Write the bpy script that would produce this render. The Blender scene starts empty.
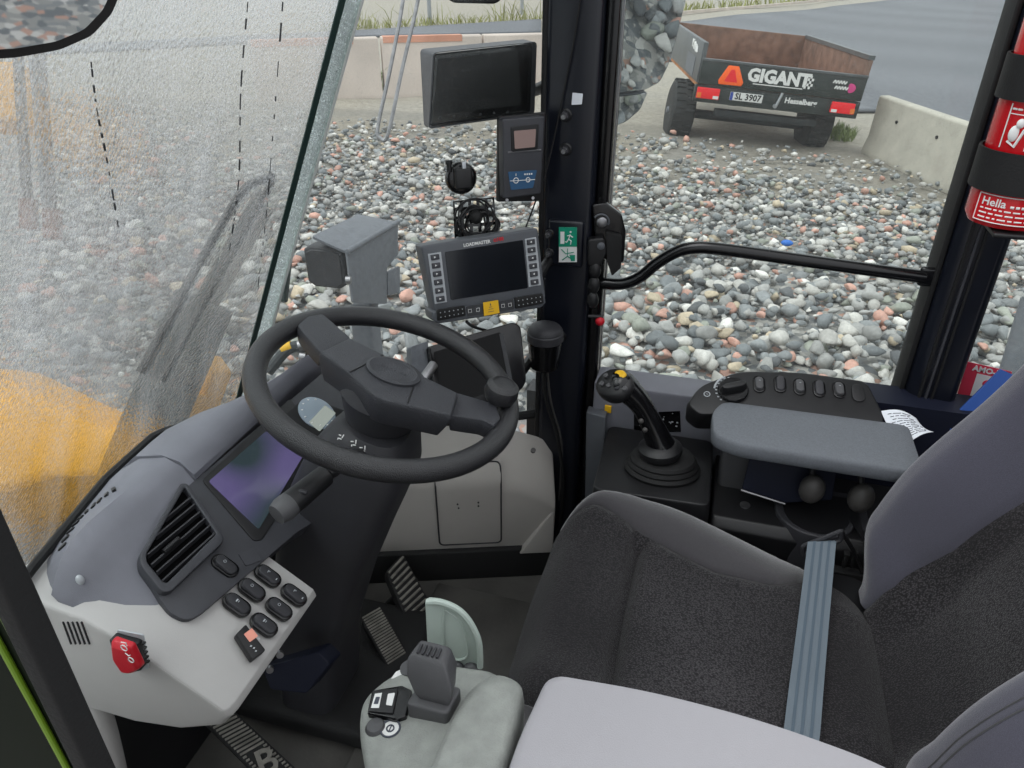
import bpy, bmesh, math, random
import numpy as np
from mathutils import Vector as V, Matrix, noise
random.seed(7); np.random.seed(7)
R = math.radians
SC = bpy.context.scene
COL = SC.collection
Z = V((0, 0, 1))

# ---------------------------------------------------------------- camera
FPX = 735.0
AL, TH = R(16), R(30)
CAM = V((0, 0, 1.38))
FW = V((-math.sin(AL)*math.cos(TH), math.cos(AL)*math.cos(TH), -math.sin(TH)))
RT = V((math.cos(AL), math.sin(AL), 0))
UP = RT.cross(FW)
cd = bpy.data.cameras.new('camera'); cd.sensor_width = 36; cd.lens = FPX/1024*36
cd.clip_start = .02; cd.clip_end = 500
co = bpy.data.objects.new('camera', cd); COL.objects.link(co)
co.location = CAM; co.rotation_euler = (R(90)-TH, 0, AL)
SC.camera = co

def ray(px, py): return FW + RT*((px-512)/FPX) - UP*((py-384)/FPX)
def U(px, py, x=None, y=None, z=None, d=None):
    r = ray(px, py)
    if x is not None: t = (x-CAM.x)/r.x
    elif y is not None: t = (y-CAM.y)/r.y
    elif z is not None: t = (z-CAM.z)/r.z
    else: t = d
    return CAM + r*t

class PL:
    """a real plane in the cab: origin p0, facing n"""
    def __init__(s, p0, n):
        s.p0 = V(p0); s.n = V(n).normalized()
        s.r = (-s.n).cross(Z)
        s.r = V((1, 0, 0)) if s.r.length < 1e-4 else s.r.normalized()
        s.v = s.r.cross(-s.n)
    def at(s, px, py, off=0.0):
        q = ray(px, py); t = ((s.p0-CAM).dot(s.n)+off)/q.dot(s.n)
        return CAM + q*t
    def loc(s, a, b, c=0.0): return s.p0 + s.r*a + s.v*b + s.n*c
    def uv(s, px, py):
        d = s.at(px, py)-s.p0
        return d.dot(s.r), d.dot(s.v)
    def pts(s, l, off=0.0): return [s.at(x, y, off) for x, y in l]

# ---------------------------------------------------------------- materials
def lin(c):
    c = c/255.0
    return c/12.92 if c <= .04045 else ((c+.055)/1.055)**2.4
def rgb(r, g, b): return (lin(r), lin(g), lin(b), 1)
def mat(name, col, rough=.5, metal=0, bump=None, var=None, coat=0, spec=.5, emit=None, sheen=0):
    m = bpy.data.materials.new(name); m.use_nodes = True
    nt = m.node_tree; b = nt.nodes['Principled BSDF']
    c = rgb(*col)
    b.inputs['Base Color'].default_value = c
    b.inputs['Roughness'].default_value = rough; b.inputs['Metallic'].default_value = metal
    b.inputs['Specular IOR Level'].default_value = spec
    b.inputs['Coat Weight'].default_value = coat
    b.inputs['Sheen Weight'].default_value = sheen
    tc = nt.nodes.new('ShaderNodeTexCoord')
    if var:
        n = nt.nodes.new('ShaderNodeTexNoise'); n.inputs['Scale'].default_value = var[0]; n.inputs['Detail'].default_value = 5
        nt.links.new(tc.outputs['Object'], n.inputs['Vector'])
        rp_ = nt.nodes.new('ShaderNodeValToRGB'); k = var[1]
        rp_.color_ramp.elements[0].position = .3; rp_.color_ramp.elements[1].position = .7
        rp_.color_ramp.elements[0].color = (c[0]*(1-k), c[1]*(1-k), c[2]*(1-k), 1)
        rp_.color_ramp.elements[1].color = (min(1, c[0]*(1+k)), min(1, c[1]*(1+k)), min(1, c[2]*(1+k)), 1)
        nt.links.new(n.outputs['Fac'], rp_.inputs['Fac']); nt.links.new(rp_.outputs['Color'], b.inputs['Base Color'])
    if bump:
        n = nt.nodes.new('ShaderNodeTexNoise'); n.inputs['Scale'].default_value = bump[0]; n.inputs['Detail'].default_value = 3
        nt.links.new(tc.outputs['Object'], n.inputs['Vector'])
        bp = nt.nodes.new('ShaderNodeBump'); bp.inputs['Strength'].default_value = bump[1]; bp.inputs['Distance'].default_value = .002
        nt.links.new(n.outputs['Fac'], bp.inputs['Height']); nt.links.new(bp.outputs['Normal'], b.inputs['Normal'])
    if emit:
        b.inputs['Emission Color'].default_value = rgb(*emit[0]); b.inputs['Emission Strength'].default_value = emit[1]
    return m

def fabric(name, col, scale=450, k=.5, bump=.6, sheen=.3):
    m = mat(name, col, .95, spec=.15, sheen=sheen)
    nt = m.node_tree; b = nt.nodes['Principled BSDF']; c = rgb(*col)
    tc = nt.nodes.new('ShaderNodeTexCoord')
    v = nt.nodes.new('ShaderNodeTexVoronoi'); v.inputs['Scale'].default_value = scale
    mp = nt.nodes.new('ShaderNodeMapping'); mp.inputs['Scale'].default_value = (1, 1.6, 1)
    nt.links.new(tc.outputs['Object'], mp.inputs['Vector']); nt.links.new(mp.outputs['Vector'], v.inputs['Vector'])
    n = nt.nodes.new('ShaderNodeTexNoise'); n.inputs['Scale'].default_value = 3; n.inputs['Detail'].default_value = 2
    nt.links.new(tc.outputs['Object'], n.inputs['Vector'])
    mx = nt.nodes.new('ShaderNodeMath'); mx.operation = 'ADD'
    nt.links.new(v.outputs['Distance'], mx.inputs[0]); nt.links.new(n.outputs['Fac'], mx.inputs[1])
    rp_ = nt.nodes.new('ShaderNodeValToRGB')
    rp_.color_ramp.elements[0].position = .45; rp_.color_ramp.elements[1].position = 1.25 if False else 1.0
    rp_.color_ramp.elements[1].color = (c[0]*(1-k), c[1]*(1-k), c[2]*(1-k), 1)
    rp_.color_ramp.elements[0].color = (c[0]*(1+k), c[1]*(1+k), c[2]*(1+k), 1)
    nt.links.new(mx.outputs[0], rp_.inputs['Fac']); nt.links.new(rp_.outputs['Color'], b.inputs['Base Color'])
    bp = nt.nodes.new('ShaderNodeBump'); bp.inputs['Strength'].default_value = bump; bp.inputs['Distance'].default_value = .0015; bp.invert = True
    nt.links.new(v.outputs['Distance'], bp.inputs['Height']); nt.links.new(bp.outputs['Normal'], b.inputs['Normal'])
    return m

def clear_glass(name, tint=(.93, .97, .95), refl=.08, film=0.0):
    m = bpy.data.materials.new(name); m.use_nodes = True; nt = m.node_tree; nt.nodes.clear()
    o = nt.nodes.new('ShaderNodeOutputMaterial')
    t = nt.nodes.new('ShaderNodeBsdfTransparent'); t.inputs['Color'].default_value = (*tint, 1)
    g = nt.nodes.new('ShaderNodeBsdfGlossy'); g.inputs['Roughness'].default_value = .03
    f = nt.nodes.new('ShaderNodeFresnel'); f.inputs['IOR'].default_value = 1.25
    s = nt.nodes.new('ShaderNodeMixShader')
    nt.links.new(f.outputs[0], s.inputs[0]); nt.links.new(t.outputs[0], s.inputs[1]); nt.links.new(g.outputs[0], s.inputs[2])
    last = s
    if film:
        d = nt.nodes.new('ShaderNodeBsdfTranslucent'); d.inputs['Color'].default_value = (.9, .92, .93, 1)
        tc = nt.nodes.new('ShaderNodeTexCoord'); n = nt.nodes.new('ShaderNodeTexNoise'); n.inputs['Scale'].default_value = 260
        n.inputs['Detail'].default_value = 2
        nt.links.new(tc.outputs['Object'], n.inputs['Vector'])
        mr = nt.nodes.new('ShaderNodeMapRange'); mr.inputs['From Min'].default_value = .62; mr.inputs['From Max'].default_value = .72
        mr.inputs['To Min'].default_value = film*.35; mr.inputs['To Max'].default_value = film*2.2
        nt.links.new(n.outputs['Fac'], mr.inputs['Value'])
        s2 = nt.nodes.new('ShaderNodeMixShader')
        nt.links.new(mr.outputs['Result'], s2.inputs[0]); nt.links.new(last.outputs[0], s2.inputs[1]); nt.links.new(d.outputs[0], s2.inputs[2])
        last = s2
    nt.links.new(last.outputs[0], o.inputs['Surface'])
    return m

def wet_glass(name):
    """windscreen pane covered by mist, beads of water and grey road film"""
    m = bpy.data.materials.new(name); m.use_nodes = True; nt = m.node_tree; nt.nodes.clear()
    N = nt.nodes.new; L = nt.links.new
    o = N('ShaderNodeOutputMaterial'); tc = N('ShaderNodeTexCoord')
    # water beads
    vo = N('ShaderNodeTexVoronoi'); vo.inputs['Scale'].default_value = 170; vo.inputs['Randomness'].default_value = 1
    L(tc.outputs['Object'], vo.inputs['Vector'])
    bp = N('ShaderNodeBump'); bp.inputs['Strength'].default_value = .34; bp.inputs['Distance'].default_value = .004; bp.invert = True
    L(vo.outputs['Distance'], bp.inputs['Height'])
    rf = N('ShaderNodeBsdfRefraction'); rf.inputs['IOR'].default_value = 1.07; rf.inputs['Roughness'].default_value = .10
    rf.inputs['Color'].default_value = (.93, .95, .95, 1)
    L(bp.outputs['Normal'], rf.inputs['Normal'])
    tr = N('ShaderNodeBsdfTransparent'); tr.inputs['Color'].default_value = (.93, .96, .95, 1)
    tl = N('ShaderNodeBsdfTranslucent'); tl.inputs['Color'].default_value = (.56, .57, .58, 1)
    # film: more at the top, patchy, with vertical runs
    sp = N('ShaderNodeSeparateXYZ'); L(tc.outputs['Object'], sp.inputs[0])
    mr = N('ShaderNodeMapRange'); mr.inputs['From Min'].default_value = .2; mr.inputs['From Max'].default_value = .95
    mr.inputs['To Min'].default_value = -.02; mr.inputs['To Max'].default_value = .19
    L(sp.outputs['Z'], mr.inputs['Value'])
    n1 = N('ShaderNodeTexNoise'); n1.inputs['Scale'].default_value = 6; n1.inputs['Detail'].default_value = 5
    mp = N('ShaderNodeMapping'); mp.inputs['Scale'].default_value = (1, 2.2, .5); L(tc.outputs['Object'], mp.inputs[0]); L(mp.outputs[0], n1.inputs['Vector'])
    a1 = N('ShaderNodeMath'); a1.operation = 'MULTIPLY_ADD'; a1.inputs[1].default_value = .3; a1.inputs[2].default_value = -.13
    L(n1.outputs['Fac'], a1.inputs[0])
    a2 = N('ShaderNodeMath'); a2.operation = 'ADD'; a2.use_clamp = True; L(mr.outputs[0], a2.inputs[0]); L(a1.outputs[0], a2.inputs[1])
    n2 = N('ShaderNodeTexNoise'); n2.inputs['Scale'].default_value = 330; n2.inputs['Detail'].default_value = 1
    L(tc.outputs['Object'], n2.inputs['Vector'])
    m2 = N('ShaderNodeMapRange'); m2.inputs['From Min'].default_value = .42; m2.inputs['From Max'].default_value = .70
    m2.inputs['To Min'].default_value = .45; m2.inputs['To Max'].default_value = 2.6; L(n2.outputs['Fac'], m2.inputs['Value'])
    a3 = N('ShaderNodeMath'); a3.operation = 'MULTIPLY'; a3.use_clamp = True; L(a2.outputs[0], a3.inputs[0]); L(m2.outputs[0], a3.inputs[1])
    s1 = N('ShaderNodeMixShader'); s1.inputs[0].default_value = .40
    L(tr.outputs[0], s1.inputs[1]); L(rf.outputs[0], s1.inputs[2])
    s2 = N('ShaderNodeMixShader'); L(a3.outputs[0], s2.inputs[0]); L(s1.outputs[0], s2.inputs[1]); L(tl.outputs[0], s2.inputs[2])
    L(s2.outputs[0], o.inputs['Surface'])
    return m

M_ = {}
M_['pad'] = mat('dash_dark_plastic', (116, 117, 125), .55, bump=(900, .25), var=(14, .08))
M_['panel'] = mat('panel_dark', (58, 59, 64), .45, bump=(900, .2), var=(20, .1))
M_['light'] = mat('light_grey_plastic', (178, 176, 174), .5, bump=(700, .1), var=(9, .04))
M_['taupe'] = mat('console_grey', (188, 184, 178), .6, bump=(600, .15), var=(7, .05))
M_['duct'] = mat('duct_black', (6, 6, 7), .9, spec=.1)
M_['column'] = mat('column_dark', (46, 46, 50), .55, bump=(900, .2), var=(10, .12))
M_['black'] = mat('black_plastic', (22, 22, 24), .45, bump=(800, .15))
M_['gloss'] = mat('gloss_black', (12, 12, 14), .18)
M_['rim'] = mat('wheel_rubber', (30, 30, 33), .30, bump=(700, .8), spec=.7)
M_['hub'] = mat('wheel_hub', (52, 53, 58), .42, bump=(650, .9))
M_['pillar'] = mat('pillar_paint', (18, 21, 30), .28, spec=.5, var=(5, .15))
M_['rubber'] = mat('rubber', (14, 14, 15), .7, bump=(300, .3))
M_['mat'] = mat('floor_rubber', (82, 80, 77), .5, bump=(120, .4), var=(7, .4))
M_['dust'] = mat('dusty_rubber', (124, 121, 114), .7, bump=(300, .4), var=(40, .35))
M_['fabric'] = fabric('seat_weave', (62, 60, 62), 300, .6, .8, .1)
M_['velour'] = fabric('seat_velour', (67, 65, 68), 900, .22, .25, .6)
M_['velour_b'] = fabric('seat_velour_back', (82, 81, 93), 900, .2, .25, .4)
M_['arm'] = mat('armrest_grey', (162, 160, 164), .5, bump=(900, .25), var=(4, .03))
M_['pod'] = mat('pod_grey', (142, 145, 140), .6, bump=(500, .45), var=(60, .12))
M_['lid'] = mat('lid_pale_green', (176, 188, 180), .45, var=(8, .04))
M_['podlever'] = mat('lever_grey', (74, 74, 76), .5, bump=(700, .2))
M_['rarm'] = mat('armrest_leatherette', (106, 110, 116), .55, bump=(1100, .7), var=(300, .12))
M_['screen'] = mat('screen_glass', (20, 23, 28), .12, spec=.5)
M_['bscreen'] = mat('screen_black', (6, 6, 7), .12, spec=.15)
M_['receipt'] = mat('receipt_window', (150, 126, 120), .4)
M_['disp'] = mat('display_case', (82, 85, 90), .5, bump=(700, .1))
M_['keyplate'] = mat('key_plate', (176, 180, 184), .5)
M_['white'] = mat('white_mark', (228, 228, 226), .6)
M_['paper'] = mat('paper', (226, 230, 236), .8)
M_['ink'] = mat('ink', (70, 74, 84), .8)
M_['red'] = mat('red_plastic', (196, 22, 40), .4)
M_['redpaint'] = mat('extinguisher_red', (196, 20, 30), .25, coat=.4)
M_['yellow'] = mat('yellow_plastic', (226, 176, 20), .5)
M_['pink'] = mat('lit_button', (240, 160, 140), .5)
M_['belt'] = mat('belt_webbing', (106, 117, 126), .75, bump=(900, .6))
M_['belt2'] = mat('belt_stripe', (84, 98, 110), .75, bump=(900, .6))
M_['steel'] = mat('steel', (150, 150, 152), .35, .9, var=(60, .2))
M_['navy'] = mat('navy_panel', (20, 24, 40), .6, spec=.25)
M_['knob'] = mat('worn_knob', (70, 68, 66), .5, var=(60, .2))
M_['green'] = mat('exit_green', (0, 140, 110), .5)
M_['blue'] = mat('blue_label', (44, 84, 120), .45)
M_['bluefold'] = mat('blue_folder', (34, 76, 150), .5)
M_['redcard'] = mat('red_card', (214, 60, 84), .55)
M_['lamp'] = mat('lamp_grey', (104, 108, 114), .55, bump=(300, .4), var=(60, .15))
M_['lampb'] = mat('lamp_black', (52, 53, 56), .6, bump=(300, .4), var=(50, .2))
M_['mirror'] = mat('mirror', (200, 204, 206), .02, 1)
M_['mirrorwet'] = mat('mirror_wet', (180, 184, 186), .0, 1)
M_['loader'] = mat('loader_yellow', (236, 168, 8), .5, var=(4, .12))
M_['loaderdk'] = mat('loader_dark', (44, 50, 52), .6, var=(6, .2))
M_['rustrod'] = mat('rod_dark', (40, 34, 34), .6, var=(12, .3))
M_['rust'] = mat('rust', (120, 64, 36), .8, var=(16, .5))
M_['trpaint'] = mat('trailer_paint', (40, 48, 46), .35, var=(4, .25))
M_['trside'] = mat('trailer_side', (84, 88, 90), .4, var=(4, .2))
M_['rustwall'] = mat('trailer_rust', (116, 92, 80), .75, var=(6, .35))
M_['rustfloor'] = mat('trailer_bed_rust', (186, 124, 76), .7, var=(5, .35))
M_['tyre'] = mat('tyre', (40, 42, 42), .8, bump=(60, .6))
M_['orange'] = mat('orange_reflector', (240, 96, 20), .4, emit=((240, 96, 20), .15))
M_['tail'] = mat('tail_lamp_red', (214, 20, 30), .3, emit=((220, 20, 30), .2))
M_['amber'] = mat('tail_lamp_amber', (230, 120, 40), .3)
M_['concrete'] = mat('concrete', (186, 182, 170), .85, bump=(40, .4), var=(5, .12))
M_['wallc'] = mat('wall_concrete', (206, 194, 184), .85, bump=(20, .4), var=(1.2, .12))
M_['wallp'] = mat('wall_old_paint', (206, 150, 126), .85, var=(2, .2))
M_['asphalt'] = mat('asphalt', (118, 121, 126), .62, bump=(60, .6), spec=.3)
def _asph():
    nt = M_['asphalt'].node_tree; N = nt.nodes.new; L = nt.links.new; b = nt.nodes['Principled BSDF']
    tc = N('ShaderNodeTexCoord'); w = N('ShaderNodeTexWave'); w.wave_type = 'RINGS'; w.rings_direction = 'Z'; w.inputs['Scale'].default_value = .05
    w.inputs['Distortion'].default_value = 5; w.inputs['Detail'].default_value = 4; w.inputs['Detail Scale'].default_value = .6; L(tc.outputs['Object'], w.inputs['Vector'])
    n = N('ShaderNodeTexNoise'); n.inputs['Scale'].default_value = 9; n.inputs['Detail'].default_value = 8; n.inputs['Roughness'].default_value = .8; L(tc.outputs['Object'], n.inputs['Vector'])
    a = N('ShaderNodeMath'); a.operation = 'MULTIPLY_ADD'; a.inputs[1].default_value = .07; L(w.outputs['Fac'], a.inputs[0]); L(n.outputs['Fac'], a.inputs[2])
    r = N('ShaderNodeValToRGB'); r.color_ramp.elements[0].position = .38; r.color_ramp.elements[1].position = .95
    r.color_ramp.elements[0].color = rgb(88, 91, 96); r.color_ramp.elements[1].color = rgb(146, 149, 155)
    L(a.outputs[0], r.inputs['Fac']); L(r.outputs['Color'], b.inputs['Base Color'])
_asph()
M_['soil'] = mat('far_soil', (176, 168, 150), .9, bump=(6, .5), var=(.7, .2))
M_['grass'] = mat('grass_green', (142, 144, 84), .8, var=(3, .3))
M_['weed'] = mat('weed_green', (120, 134, 84), .8, var=(9, .3))
M_['lime'] = mat('lime_reflection', (110, 140, 40), .3)  # colour of the jacket reflection on the near door
M_['doorglass'] = mat('door_dark', (12, 20, 10), .5, spec=.15)
M_['edge'] = mat('glass_edge_white', (206, 210, 206), .4)
M_['bottlegreen'] = mat('glass_edge_green', (34, 58, 54), .35)
M_['gband'] = clear_glass('edge_band', (.78, .85, .83), film=.5)
M_['wet'] = wet_glass('wet_windscreen')
M_['clear'] = clear_glass('corner_glass', (.95, .97, .96), film=.05)
M_['clear2'] = clear_glass('door_glass', (.94, .965, .95), film=.06)
M_['plateblue'] = mat('plate_blue', (40, 70, 160), .5)
M_['magenta'] = mat('magenta', (206, 60, 130), .5)
M_['silver'] = mat('alu', (176, 180, 184), .35, .8)
M_['coral'] = mat('blue_scrap', (40, 110, 200), .5)

def lcd(name, c1, c2, strength):
    m = mat(name, (14, 16, 20), .12); nt = m.node_tree; b = nt.nodes['Principled BSDF']
    tc = nt.nodes.new('ShaderNodeTexCoord'); n = nt.nodes.new('ShaderNodeTexNoise'); n.inputs['Scale'].default_value = 9; n.inputs['Detail'].default_value = 0
    nt.links.new(tc.outputs['Object'], n.inputs['Vector'])
    r = nt.nodes.new('ShaderNodeValToRGB'); r.color_ramp.elements[0].position = .38; r.color_ramp.elements[1].position = .62
    r.color_ramp.elements[0].color = rgb(*c1); r.color_ramp.elements[1].color = rgb(*c2)
    nt.links.new(n.outputs['Fac'], r.inputs['Fac']); nt.links.new(r.outputs['Color'], b.inputs['Emission Color'])
    b.inputs['Emission Strength'].default_value = strength
    return m
M_['lcd'] = lcd('lcd_sky_sheen', (64, 80, 85), (118, 108, 160), .45)  # purple-teal sky reflection on the display, put in as emission
M_['lcd_sm'] = lcd('lcd_gauge', (176, 188, 180), (190, 200, 192), .5)
M_['dial'] = mat('gauge_face', (150, 164, 176), .35)

# ---------------------------------------------------------------- mesh builder
def rp(pts, rad, seg=5):
    """round the corners of a 3-D polygon"""
    out = []; n = len(pts)
    for i in range(n):
        r = rad[i] if isinstance(rad, (list, tuple)) else rad
        p = V(pts[i]); a = V(pts[i-1])-p; b = V(pts[(i+1) % n])-p
        la, lb = a.length, b.length
        if r <= 0 or la < 1e-6 or lb < 1e-6: out.append(p); continue
        k = min(r, la*.48, lb*.48); A = p+a/la*k; B = p+b/lb*k
        for j in range(seg+1):
            t = j/seg; out.append(A*(1-t)**2 + p*2*t*(1-t) + B*t*t)
    return out
def smooth(pts, n=8, closed=False):
    pts = [V(p) for p in pts]; out = []; N = len(pts)
    rng = N if closed else N-1
    for i in range(rng):
        if closed: p0, p1, p2, p3 = pts[i-1], pts[i], pts[(i+1) % N], pts[(i+2) % N]
        else: p0, p1, p2, p3 = pts[max(0, i-1)], pts[i], pts[i+1], pts[min(N-1, i+2)]
        for j in range(n):
            t = j/n
            out.append(.5*((2*p1)+(p2-p0)*t+(2*p0-5*p1+4*p2-p3)*t*t+(3*p1-p0-3*p2+p3)*t*t*t))
    if not closed: out.append(pts[-1])
    return out
OFF = {}
from mathutils.bvhtree import BVHTree
def hit(o, px, py):
    """where the line of sight meets a finished part: point and surface normal"""
    me = o.data; off = OFF[o.name]; bt = BVHTree.FromPolygons([v.co+off for v in me.vertices], [p.vertices[:] for p in me.polygons])
    q = bt.ray_cast(CAM, ray(px, py).normalized())
    n = q[1]; n = -n if n.dot(ray(px, py)) > 0 else n
    return q[0], n
class M:
    def __init__(s): s.v = []; s.f = []
    def add(s, vs, fs):
        o = len(s.v); s.v += [V(p) for p in vs]; s.f += [tuple(i+o for i in f) for f in fs]; return s
    def box(s, c, d, rot=None):
        c = V(c); hx, hy, hz = d[0]/2, d[1]/2, d[2]/2
        vs = [V((x, y, z)) for x in (-hx, hx) for y in (-hy, hy) for z in (-hz, hz)]
        if rot is not None: vs = [rot @ p for p in vs]
        return s.add([c+p for p in vs], [(0, 1, 3, 2), (4, 6, 7, 5), (0, 4, 5, 1), (2, 3, 7, 6), (0, 2, 6, 4), (1, 5, 7, 3)])
    def prism(s, poly, vec):
        n = len(poly); vec = V(vec); a = [V(p) for p in poly]
        return s.add(a+[p+vec for p in a], [tuple(range(n-1, -1, -1)), tuple(range(n, 2*n))]+[(i, (i+1) % n, n+(i+1) % n, n+i) for i in range(n)])
    def loft(s, rings, cap=True, closed=True, wrap=False):
        n = len(rings[0]); vs = [V(p) for r in rings for p in r]; fs = []; k = len(rings)
        for i in range(k if wrap else k-1):
            j2 = (i+1) % k
            for j in range(n if closed else n-1):
                fs.append((i*n+j, i*n+(j+1) % n, j2*n+(j+1) % n, j2*n+j))
        if cap and not wrap: fs += [tuple(range(n-1, -1, -1)), tuple(range((k-1)*n, k*n))]
        return s.add(vs, fs)
    def tube(s, path, r, n=10, closed=False, cap=True):
        path = [V(p) for p in path]; N = len(path); rings = []; pu = None
        for i, p in enumerate(path):
            if closed: t = path[(i+1) % N]-path[i-1]
            else: t = path[min(N-1, i+1)]-path[max(0, i-1)]
            t.normalize()
            if pu is None:
                pu = t.orthogonal().normalized()
            pu = (pu-t*pu.dot(t)).normalized(); w = t.cross(pu)
            rr = r[i] if isinstance(r, (list, tuple)) else r
            rings.append([p+(pu*math.cos(a)+w*math.sin(a))*rr for a in (2*math.pi*k/n for k in range(n))])
        return s.loft(rings, cap, True, closed)
    def lathe(s, o, ax, prof, n=24, sx=1.0, xdir=None):
        """prof: list of (radius, height along axis)"""
        o = V(o); ax = V(ax).normalized(); u = V(xdir).normalized() if xdir is not None else ax.orthogonal().normalized(); w = ax.cross(u)
        return s.loft([[o+ax*h+(u*math.cos(a)*sx+w*math.sin(a))*r for a in (2*math.pi*k/n for k in range(n))] for r, h in prof])
    def cyl(s, a, b, r0, r1=None, n=16):
        a, b = V(a), V(b); r1 = r0 if r1 is None else r1
        return s.lathe(a, b-a, [(r0, 0), (r1, (b-a).length)], n)
    def ell(s, c, rad, rot=None, n=16, m=10):
        c = V(c); rings = []
        for i in range(m+1):
            ph = -math.pi/2+math.pi*i/m; ring = []
            cs = max(math.cos(ph), .02)
            for k in range(n):
                a = 2*math.pi*k/n
                p = V((rad[0]*cs*math.cos(a), rad[1]*cs*math.sin(a), rad[2]*math.sin(ph)))
                ring.append(c+(rot @ p if rot is not None else p))
            rings.append(ring)
        return s.loft(rings)
    def grid(s, fn, nu, nv):
        vs = [fn(i/nu, j/nv) for i in range(nu+1) for j in range(nv+1)]
        return s.add(vs, [(i*(nv+1)+j, (i+1)*(nv+1)+j, (i+1)*(nv+1)+j+1, i*(nv+1)+j+1) for i in range(nu) for j in range(nv)])
    def shell(s, fn, nu, nv, off):
        """closed thick sheet: fn front, fn+off back"""
        W = nv+1; a = [V(fn(i/nu, j/nv)) for i in range(nu+1) for j in range(nv+1)]
        b = [p+(off(p) if callable(off) else V(off)) for p in a]; n = len(a)
        fs = [(i*W+j, (i+1)*W+j, (i+1)*W+j+1, i*W+j+1) for i in range(nu) for j in range(nv)]
        fs += [tuple(n+k for k in reversed(f)) for f in fs]
        bd = [(i, 0) for i in range(nu)]+[(nu, j) for j in range(nv)]+[(i, nv) for i in range(nu, 0, -1)]+[(0, j) for j in range(nv, 0, -1)]
        bi = [i*W+j for i, j in bd]
        for k in range(len(bi)):
            p, q = bi[k], bi[(k+1) % len(bi)]; fs.append((q, p, n+p, n+q))
        return s.add(a+b, fs)
    def build(s, name, m, parent=None, bevel=0, seg=3, sub=0, ang=35, label=None, recalc=True):
        me = bpy.data.meshes.new(name)
        off = OFF[parent.name] if parent is not None else None
        if off is None:
            xs = [p.x for p in s.v]; ys = [p.y for p in s.v]; zs = [p.z for p in s.v]
            off = V(((min(xs)+max(xs))/2, (min(ys)+max(ys))/2, min(zs)))
        bm = bmesh.new(); bv = [bm.verts.new(p-off) for p in s.v]
        for f in s.f:
            try: bm.faces.new([bv[i] for i in f])
            except ValueError: pass
        if recalc: bmesh.ops.recalc_face_normals(bm, faces=bm.faces)
        if bevel:
            es = [e for e in bm.edges if len(e.link_faces) == 2 and e.calc_face_angle(0) > R(28)]
            bmesh.ops.bevel(bm, geom=es, offset=bevel, segments=seg, profile=.5, affect='EDGES', clamp_overlap=True)
        bm.to_mesh(me); bm.free()
        me.polygons.foreach_set('use_smooth', [True]*len(me.polygons))
        if not sub: me.set_sharp_from_angle(angle=R(ang))
        me.materials.append(M_[m] if isinstance(m, str) else m)
        o = bpy.data.objects.new(name, me); COL.objects.link(o)
        if parent is not None: o.parent = parent
        else: o.location = off
        OFF[o.name] = off
        if sub:
            md = o.modifiers.new('sub', 'SUBSURF'); md.levels = sub; md.render_levels = sub
        if label: o['label'] = label
        return o
def tag(o, label, cat=None, group=None, kind=None):
    o['label'] = label
    if cat: o['category'] = cat
    if group: o['group'] = group
    if kind: o['kind'] = kind
    return o
def thing(name, label, cat, loc, group=None):
    o = bpy.data.objects.new(name, None); COL.objects.link(o); o.empty_display_size = .02
    o.location = loc; OFF[o.name] = V(loc)
    return tag(o, label, cat, group)
def struct(o, label): o['label'] = label; o['kind'] = 'structure'; o['category'] = 'setting'; return o
def text(s, o, r, v, h, m, parent, name='lettering', depth=.0004, align='CENTER', bold=0):
    """letters of height h standing on the plane at o, reading along r"""
    c = bpy.data.curves.new('t', 'FONT'); c.body = s; c.size = h*1.4; c.align_x = align; c.align_y = 'CENTER'; c.extrude = depth; c.offset = bold
    c.resolution_u = 2
    t = bpy.data.objects.new('t', c); COL.objects.link(t)
    bpy.context.view_layer.update()
    me = bpy.data.meshes.new_from_object(t.evaluated_get(bpy.context.evaluated_depsgraph_get()))
    bpy.data.objects.remove(t); bpy.data.curves.remove(c)
    r, v, o = V(r).normalized(), V(v).normalized(), V(o); n = r.cross(v); off = OFF[parent.name]
    for q in me.vertices: q.co = o+r*q.co.x+v*q.co.y+n*q.co.z-off
    me.materials.clear(); me.materials.append(M_[m]); me.name = name
    ob = bpy.data.objects.new(name, me); COL.objects.link(ob); ob.parent = parent; OFF[ob.name] = off
    return ob
def stad(pl, c, ln, w, off, ang=0.0, n=8):
    """stadium outline on a plane, long axis along the slope, turned by ang"""
    a0, b0 = (c - pl.p0).dot(pl.r), (c - pl.p0).dot(pl.v); out = []
    for sgn in (1, -1):
        for k in range(n+1):
            t = -math.pi/2+math.pi*k/n
            x, y = w/2*math.sin(-t)*sgn, (ln/2-w/2+w/2*math.cos(t))*sgn
            out.append(pl.loc(a0+x*math.cos(ang)-y*math.sin(ang), b0+x*math.sin(ang)+y*math.cos(ang), off))
    return out
def rect(pl, a, b, w, h, off=0.0, rad=0.0):
    q = [pl.loc(a-w/2, b-h/2, off), pl.loc(a+w/2, b-h/2, off), pl.loc(a+w/2, b+h/2, off), pl.loc(a-w/2, b+h/2, off)]
    return rp(q, rad, 4) if rad else q
def rot(pl): return Matrix((pl.r, pl.v, pl.n)).transposed()
#@@PART2
# ================================================================ OUTSIDE
def sstep(t): t = max(0, min(1, t)); return t*t*(3-2*t)
def gh(x, y): return -1.0-.07*max(0, min(4.5, x+.7))*sstep((y-6)/5)
def G(px, py):
    z = -1.0
    for _ in range(12):
        p = U(px, py, z=z); z = gh(p.x, p.y)
    return V((p.x, p.y, z))

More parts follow.
